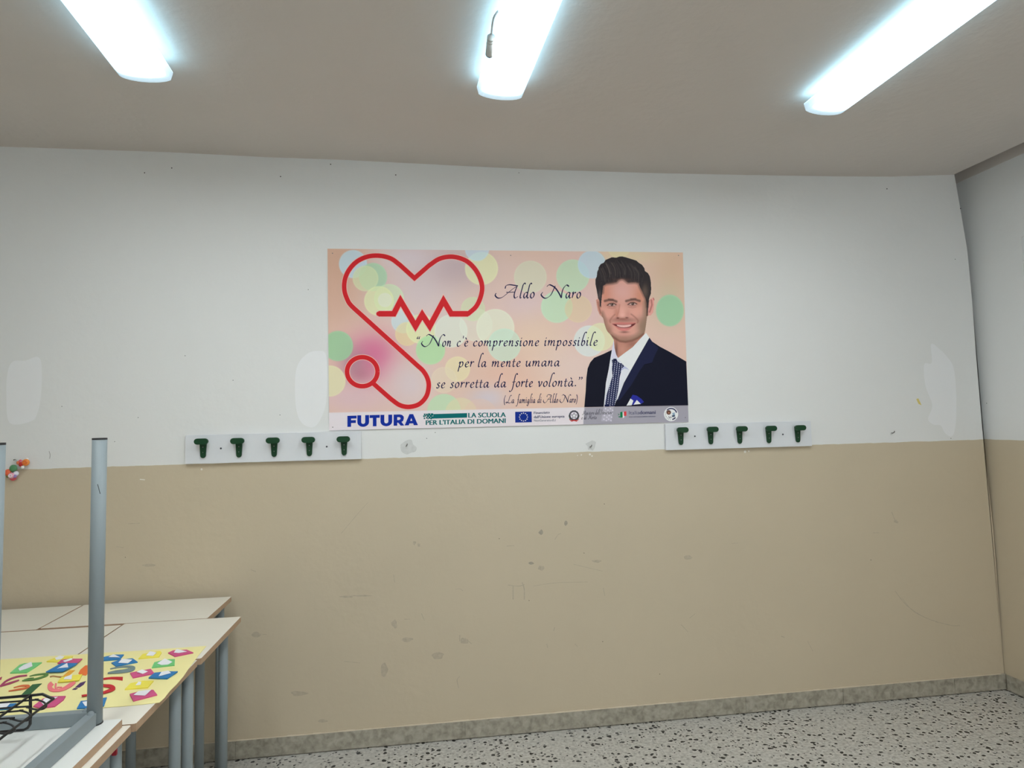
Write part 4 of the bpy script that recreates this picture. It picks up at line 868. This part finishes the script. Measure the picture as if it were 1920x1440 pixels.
desk(-1.495, -.831, -1.860, -1.381, 'nearest cream desk, underneath the upside-down desk')
# --- desk turned upside down on the nearest one
ex0, ex1, ey0, ey1 = -1.510, -.852, -1.843, -1.386
up = thing('upturned_desk', ((ex0+ex1)/2, (ey0+ey1)/2, .80), 'upside-down school desk with its grey legs pointing up, lying on the nearest desk', 'desk')
desk_top('desk_top', up, ex0, ex1, ey0, ey1, .8003, .8215, m_under)
lx1, lx0, lya, lyb = -.916, -1.446, -1.403, -1.822
for x in (lx0, lx1):
    for y in (lya, lyb):
        x = x-.006 if y == lyb and x > -1 else x
        bm = bmesh.new(); tube(bm, [(x, y, .8205), (x, y, 1.600)], .0185, 24); lg = build('leg', bm, m_tube, up, True)
        bm = bmesh.new(); tube(bm, [(x, y, 1.5995), (x, y, 1.6045)], .0188, 20); build('foot_cap', bm, m_foot, lg)
        bm = bmesh.new(); tube(bm, [(x, y, .8212), (x, y, .8242)], .0202, 20); build('base_ring', bm, m_foot, lg)
for y in (lya, lyb):
    bm = bmesh.new(); box(bm, lx0+.01, lx1-.012, y-.012, y+.012, .8218, .8575); build('rail', bm, m_tube, up, bevel=.002)
for x in (lx0, lx1):
    bm = bmesh.new(); box(bm, x-.012, x+.012, lyb+.012, lya-.016, .8218, .8575); build('rail', bm, m_tube, up, bevel=.002)
for x, y in ((lx1, lya-.022), (lx1-.022, lya), (lx1, lyb+.022), (lx1-.022, lyb)):
    bm = bmesh.new(); bmesh.ops.create_icosphere(bm, subdivisions=2, radius=.010); bmesh.ops.translate(bm, verts=bm.verts, vec=(x, y, .855)); build('weld', bm, m_tube, up, True)
# pencil tick and scratches on the leg / underside
p = onY(147, 925, lya-.0218)
bm = bmesh.new(); A_, B_ = onY(183, 908, lya-.0187), onY(188, 926, lya-.0184)
tube(bm, [A_, B_], .0008, 5); build('scratch', bm, m_dark, up)
# black wire book basket
m_wire = plain('black_wire', (.008, .008, .009), .35, vary=0)
bk_ = thing_part('wire_basket', up, (-1.05, -1.60, .84))
YB0 = -1.470
def wire(name, pts, r, sm=0, parent=None):
    bm = bmesh.new(); tube(bm, smooth_path(pts, sm) if sm else pts, r, 10); return build(name, bm, m_wire, parent or bk_, True)
def yb(u, v, y=YB0): return onY(u, v, y)
P1_, P2_, P3_ = yb(57, 1304), yb(102, 1309), yb(61.5, 1366)
xo, zo = P2_[0], P2_[2]; xi, zi = P1_[0], P1_[2]; zb_ = P3_[2]; XLB = -1.43; YB1 = YB0-.335
wire('end_frame', [(XLB, YB0, zi-.004), (xi, YB0, zi), ((xi+xo)/2, YB0, zi+.001), (xo-.012, YB0, zo+.003), (xo, YB0-.004, zo)], .0034)
wire('end_frame', [(xi, YB0, zi), (xi+.001, YB0, (zi+zb_)/2), (xi+.001, YB0, zb_+.012), (xi-.004, YB0, zb_+.003), (xi-.014, YB0, zb_-.002), (XLB, YB0, zb_-.004)], .0036)
wire('end_frame', [(XLB, YB1, zi-.004), (xi, YB1, zi), (xo-.012, YB1, zo+.003), (xo, YB1+.004, zo)], .0034)
wire('side_bar', [(xo, YB0-.004, zo), (xo, YB1+.004, zo-.002)], .0032)
wire('side_bar', [(xi, YB0, zi), (xi, YB1, zi-.002)], .0032)
for k in range(5):                        # hairpin cross wires hooked round the outer bar
    y = YB0-.032-.062*k; y2 = y-.026
    wire('cross_wire', smooth_path([(XLB, y+.006, zo+.009), (xo-.060, y+.006, zo+.009), (xo-.034, y+.006, zo+.010), (xo-.012, y+.004, zo+.004), (xo+.001, y-.004, zo-.004), (xo-.001, y-.014, zo-.007), (xo-.014, y2+.004, zo-.004), (xo-.034, y2, zo+.005), (xo-.06, y2, zo+.007), (XLB, y2, zo+.007)], 4), .0022)

# ================================================================== YELLOW PAPER POSTER ON THE DESKS
ZT = .8005
m_paper = plain('yellow_card', alb((228, 220, 156), .86), .75, vary=.015)
sh = thing('paper_poster', (-1.18, -1.0, ZT), 'yellow paper poster with cut-out letters and small coloured envelopes, lying across the desks', 'paper poster')
def desk_at(z): return lambda u, v: onZ(u, v, z)
UPV = Vector((0, 0, 1))
outline = [(387, 1211), (376, 1224), (366, 1237), (354, 1253), (344, 1268), (332, 1282), (318, 1296), (308, 1309), (299, 1317), (268, 1320.5), (230, 1324), (190, 1327), (120, 1333.5), (60, 1339.5), (0, 1345)]
pts = [onZ(u, v, ZT+.0012) for u, v in outline] + [np.array((-1.535, -1.262, ZT+.0012)), np.array((-1.555, -.757, ZT+.0012))] + [onZ(u, v, ZT+.0012) for u, v in ((0, 1236.5), (130, 1228), (260, 1220))]
bm = bmesh.new(); prism(bm, pts, (0, 0, -.0011)); bmesh.ops.triangulate(bm, faces=[f for f in bm.faces if len(f.verts) > 4]); build('sheet', bm, m_paper, sh)
def c6(pts): return [(x/7.385, 1180+y/7.385) for x, y in pts]
def c7(pts): return [(200+x/7.385, 1180+y/7.385) for x, y in pts]
m_white = plain('white_note', (.86, .85, .88), .8, vary=.03)
cols = {'g': (112, 198, 124), 'y': (236, 220, 84), 'p': (196, 80, 130), 'b': (40, 120, 180), 'gn': (40, 92, 52)}
m_env = {k: plain(n, alb(c, .90), .7, vary=.03) for (k, c), n in zip(cols.items(), ('green_paper', 'yellow_paper', 'pink_paper', 'blue_paper', 'dark_green_paper'))}
def flatpiece(name, poly, mat, z0, h, parent):
    bm = bmesh.new(); P = [onZ(u, v, z0+h) for u, v in poly]; prism(bm, P, (0, 0, -h)); bmesh.ops.triangulate(bm, faces=[f for f in bm.faces if len(f.verts) > 4])
    return build(name, bm, mat, parent)
zc = [0]
def envelope(k, body, note, lift=0.0):
    z0 = ZT+.0014+lift; e = flatpiece('envelope', body, m_env[k], z0, .0035, sh)
    bm = bmesh.new(); P = [onZ(u, v, z0+.0046) for u, v in note]
    # the note sticks out of the open envelope, its top edge raised
    ymax = max(p[1] for p in P); ymin = min(p[1] for p in P)
    Q = [np.array((p[0], p[1], p[2]+.004*((p[1]-ymin)/(ymax-ymin+1e-6)))) for p in P]
    prism(bm, Q, (0, 0, -.0007)); bmesh.ops.triangulate(bm, faces=[f for f in bm.faces if len(f.verts) > 4]); build('note', bm, m_white, e)
    # folded-back flap behind the note
    far = sorted(range(len(P)), key=lambda i: -P[i][1])[:2]
    return e
envelope('g', c6([(140, 600), (270, 490), (340, 468), (580, 455), (490, 520), (370, 595)]), c6([(255, 545), (330, 500), (435, 465), (450, 515), (370, 545), (270, 572)]))
envelope('y', c6([(645, 440), (800, 375), (1010, 372), (960, 420), (830, 450)]), c6([(760, 402), (830, 378), (890, 388), (850, 412), (780, 420)]))
envelope('p', c6([(795, 465), (850, 420), (960, 405), (1140, 405), (1060, 467)]), c6([(870, 442), (990, 412), (1004, 425), (900, 452)]), .004)
envelope('b', c6([(635, 585), (790, 500), (860, 465), (1070, 465), (1040, 490), (870, 577)]), c6([(790, 542), (930, 480), (945, 525), (820, 535)]), .004)
envelope('y', c6([(800, 725), (850, 660), (1000, 635), (1140, 620), (1095, 702)]), c6([(880, 690), (900, 668), (1000, 640), (990, 690)]), .002)
envelope('p', c6([(460, 1060), (590, 960), (700, 925), (910, 920), (880, 970), (760, 1062), (560, 1087)]), c6([(570, 1015), (620, 970), (800, 950), (700, 1010), (610, 1050)]))
envelope('b', c6([(1065, 1090), (1120, 990), (1180, 985), (1480, 940), (1440, 1055), (1250, 1085)]), c6([(1140, 1020), (1280, 1000), (1300, 1050), (1180, 1062)]))
envelope('b', c6([(-140, 1070), (0, 1035), (230, 1020), (150, 1095), (0, 1108)]), c6([(-30, 1050), (150, 1030), (80, 1088), (0, 1092)]))
envelope('b', c6([(1400, 432), (1420, 385), (1580, 350), (1715, 347), (1660, 412)]), c6([(1500, 387), (1570, 358), (1660, 385)]))
envelope('b', c7([(65, 460), (190, 415), (360, 400), (430, 450), (260, 482), (130, 507)]), c7([(160, 465), (215, 420), (355, 430), (295, 467)]))
envelope('y', c7([(440, 402), (500, 340), (740, 298), (760, 318), (725, 377)]), c7([(545, 362), (600, 318), (690, 330), (640, 365)]))
envelope('p', c7([(850, 322), (920, 290), (1110, 280), (1200, 320), (945, 372)]), c7([(930, 322), (970, 285), (1110, 310), (1000, 325)]))
envelope('g', c7([(625, 527), (660, 455), (810, 415), (945, 410), (940, 492)]), c7([(700, 475), (805, 418), (910, 455), (850, 485), (760, 492)]))
envelope('p', c7([(325, 602), (420, 580), (610, 545), (660, 607), (365, 667)]), c7([(415, 597), (490, 570), (570, 590), (500, 614)]))
envelope('b', c7([(580, 667), (660, 600), (830, 580), (985, 580), (840, 677)]), c7([(720, 645), (760, 600), (850, 585), (890, 610), (760, 640)]), .001)
envelope('y', c7([(250, 827), (330, 745), (500, 710), (650, 710), (570, 802)]), c7([(400, 772), (440, 740), (480, 740), (470, 765)]))
envelope('p', c7([(320, 892), (480, 850), (645, 835), (700, 902), (370, 987)]), c7([(370, 912), (440, 870), (620, 850), (560, 895), (530, 915)]))
def letter(poly, rgb, label=None, lift=0):
    o = flatpiece('cutout_letter', poly, plain('letter_card', alb(rgb, .92), .7, vary=.03), ZT+.0013+lift, .0012, sh); return o
def letter_stroke(paths, rgb):
    bm = bmesh.new()
    for pts, w in paths:
        pts = smooth_path(pts, 5); ws = np.interp(np.linspace(0, 1, len(pts)), np.linspace(0, 1, len(w)), w) if hasattr(w, '__len__') else [w]*len(pts)
        qs = ribbon2d(pts, [x/7.385 for x in ws]); zz_ = ZT+.0024+.0003*len(bm.verts[:1])
        Lt = [bm.verts.new(tuple(onZ(*q[0], zz_+6e-5*i))) for i, q in enumerate(qs)]+[bm.verts.new(tuple(onZ(*qs[-1][3], zz_+6e-5*len(qs))))]
        Rt = [bm.verts.new(tuple(onZ(*q[1], zz_+6e-5*i))) for i, q in enumerate(qs)]+[bm.verts.new(tuple(onZ(*qs[-1][2], zz_+6e-5*len(qs))))]
        Lb = [bm.verts.new(v.co-Vector((0, 0, .0011))) for v in Lt]; Rb = [bm.verts.new(v.co-Vector((0, 0, .0011))) for v in Rt]
        for i in range(len(qs)):
            for f4 in ((Lt[i], Rt[i], Rt[i+1], Lt[i+1]), (Lt[i], Lt[i+1], Lb[i+1], Lb[i]), (Rt[i+1], Rt[i], Rb[i], Rb[i+1])): bm.faces.new(f4)
    return build('cutout_letter', bm, plain('letter_card', alb(rgb, .92), .7, vary=.03), sh)
letter_stroke([(c6([(1700, 682), (1600, 674), (1500, 676), (1360, 700), (1290, 732), (1420, 772), (1530, 785), (1572, 815), (1500, 850), (1380, 886), (1230, 902), (1130, 918)]), [50, 36, 26, 26, 30, 34, 46, 52, 40, 24, 20, 22])], (190, 34, 44))
letter_stroke([(c6([(1525, 546), (1640, 524), (1770, 514), (1850, 532), (1800, 566), (1650, 592), (1490, 604)]), [14, 22, 30, 46, 40, 26, 12]), (c6([(1500, 600), (1600, 575), (1720, 560), (1790, 545)]), 16)], (112, 134, 134))
letter(c6([(1085, 610), (1110, 560), (1180, 500), (1290, 490), (1255, 560), (1190, 637), (1120, 628)]), (226, 116, 52))
letter(c6([(865, 652), (960, 565), (1040, 565), (950, 642)]), (228, 168, 52))
letter_stroke([(c6([(690, 656), (735, 646), (800, 654), (880, 660)]), 16)], (168, 122, 66))
letter_stroke([(c6([(408, 648), (500, 628), (630, 616), (655, 628), (590, 658), (480, 688), (305, 708)]), [10, 20, 26, 30, 26, 22, 10]), (c6([(330, 700), (400, 678), (470, 672)]), 14)], (86, 128, 62))
letter_stroke([(c6([(0, 792), (90, 712), (230, 655), (375, 634)]), [26, 24, 22, 18]), (c6([(20, 780), (140, 742), (265, 700)]), [22, 28, 14])], (160, 62, 96))
letter(c6([(-60, 690), (30, 655), (18, 692), (-40, 712)]), (160, 50, 80))
letter_stroke([(c6([(188, 806), (300, 780), (395, 782), (370, 806), (250, 830), (118, 852)]), [10, 22, 32, 26, 22, 10])], (206, 106, 58))
letter(c6([(265, 938), (350, 850), (450, 762), (580, 748), (490, 832), (410, 905), (340, 945)]), (44, 96, 56))
letter_stroke([(c6([(725, 742), (690, 780), (705, 826), (780, 846), (880, 822), (980, 765), (1040, 728)]), [56, 64, 60, 34, 44, 56, 30]), (c6([(775, 745), (770, 800), (790, 832)]), 26), (c6([(790, 800), (860, 800)]), 14)], (236, 122, 128))
letter(c6([(1040, 802), (1110, 740), (1190, 715), (1160, 762), (1100, 802)]), (72, 42, 96)); letter(c6([(1000, 832), (1030, 812), (1080, 815), (1050, 832)]), (72, 42, 96))

# ================================================================== BEADS HANGING BY THE LEFT EDGE
def bead_bunch(nu, nv, beads, label):
    p = onY(nu, nv); t = thing('bead_bunch', p, label, 'wall ornament', 'bead bunches on the wall')
    bm = bmesh.new(); tube(bm, [p+np.array([0, .004, 0]), p+np.array([0, -.012, 0])], .003, 8); build('pin', bm, m_steel, t)
    for i, (u, v, r, c, ring) in enumerate(beads):
        d = .012+.006*(i % 3); q = onY(u, v, -d); rm = r*2.75e-3
        bm = bmesh.new(); bmesh.ops.create_uvsphere(bm, u_segments=16, v_segments=10, radius=rm); bmesh.ops.scale(bm, vec=(1, .55, 1), verts=bm.verts); bmesh.ops.translate(bm, verts=bm.verts, vec=q)
        o = build('bead', bm, plain('bead_plastic', alb(c, .7), .3, vary=.04), t, True)
        if ring:
            bm = bmesh.new(); k = [(q[0]+rm*.45*math.cos(a), q[1]-rm*.48, q[2]+rm*.45*math.sin(a)) for a in np.linspace(0, 6.2832, 17)]; tube(bm, k, rm*.16, 6, False); build('bead_ring', bm, plain('bead_rim', alb(ring, .7), .4), o, True)
        a = np.array(q); bm = bmesh.new(); tube(bm, [p+np.array([0, -.009, 0]), (a+p)/2+np.array([0, -.004, -.002]), a], .0009, 5); build('thread', bm, m_cable, t)
    return t
bead_bunch(29, 862, [(34.5, 867.5, 3.4, (220, 112, 70), None), (51, 861.5, 2.6, (224, 214, 206), None), (42.5, 876, 2.8, (226, 218, 208), None), (38.5, 865, 3.2, (196, 90, 110), None), (39.5, 870.5, 4.2, (176, 40, 40), None), (48.5, 867, 6, (236, 128, 56), (206, 96, 44))], 'bunch of orange and red beads on the white wall, upper of the two')
bead_bunch(25, 877, [(15, 886, 6, (224, 96, 60), None), (30, 888, 4.6, (196, 200, 216), None), (28, 893, 3, (132, 112, 160), None), (24.5, 895.5, 5.6, (192, 84, 92), None), (25, 878, 6.2, (70, 124, 84), None), (21, 892, 5.2, (228, 150, 164), (246, 214, 220)), (15, 893, 3, (110, 120, 60), None)], 'bunch of green, orange and pink beads overlapping the beige paint, lower of the two')
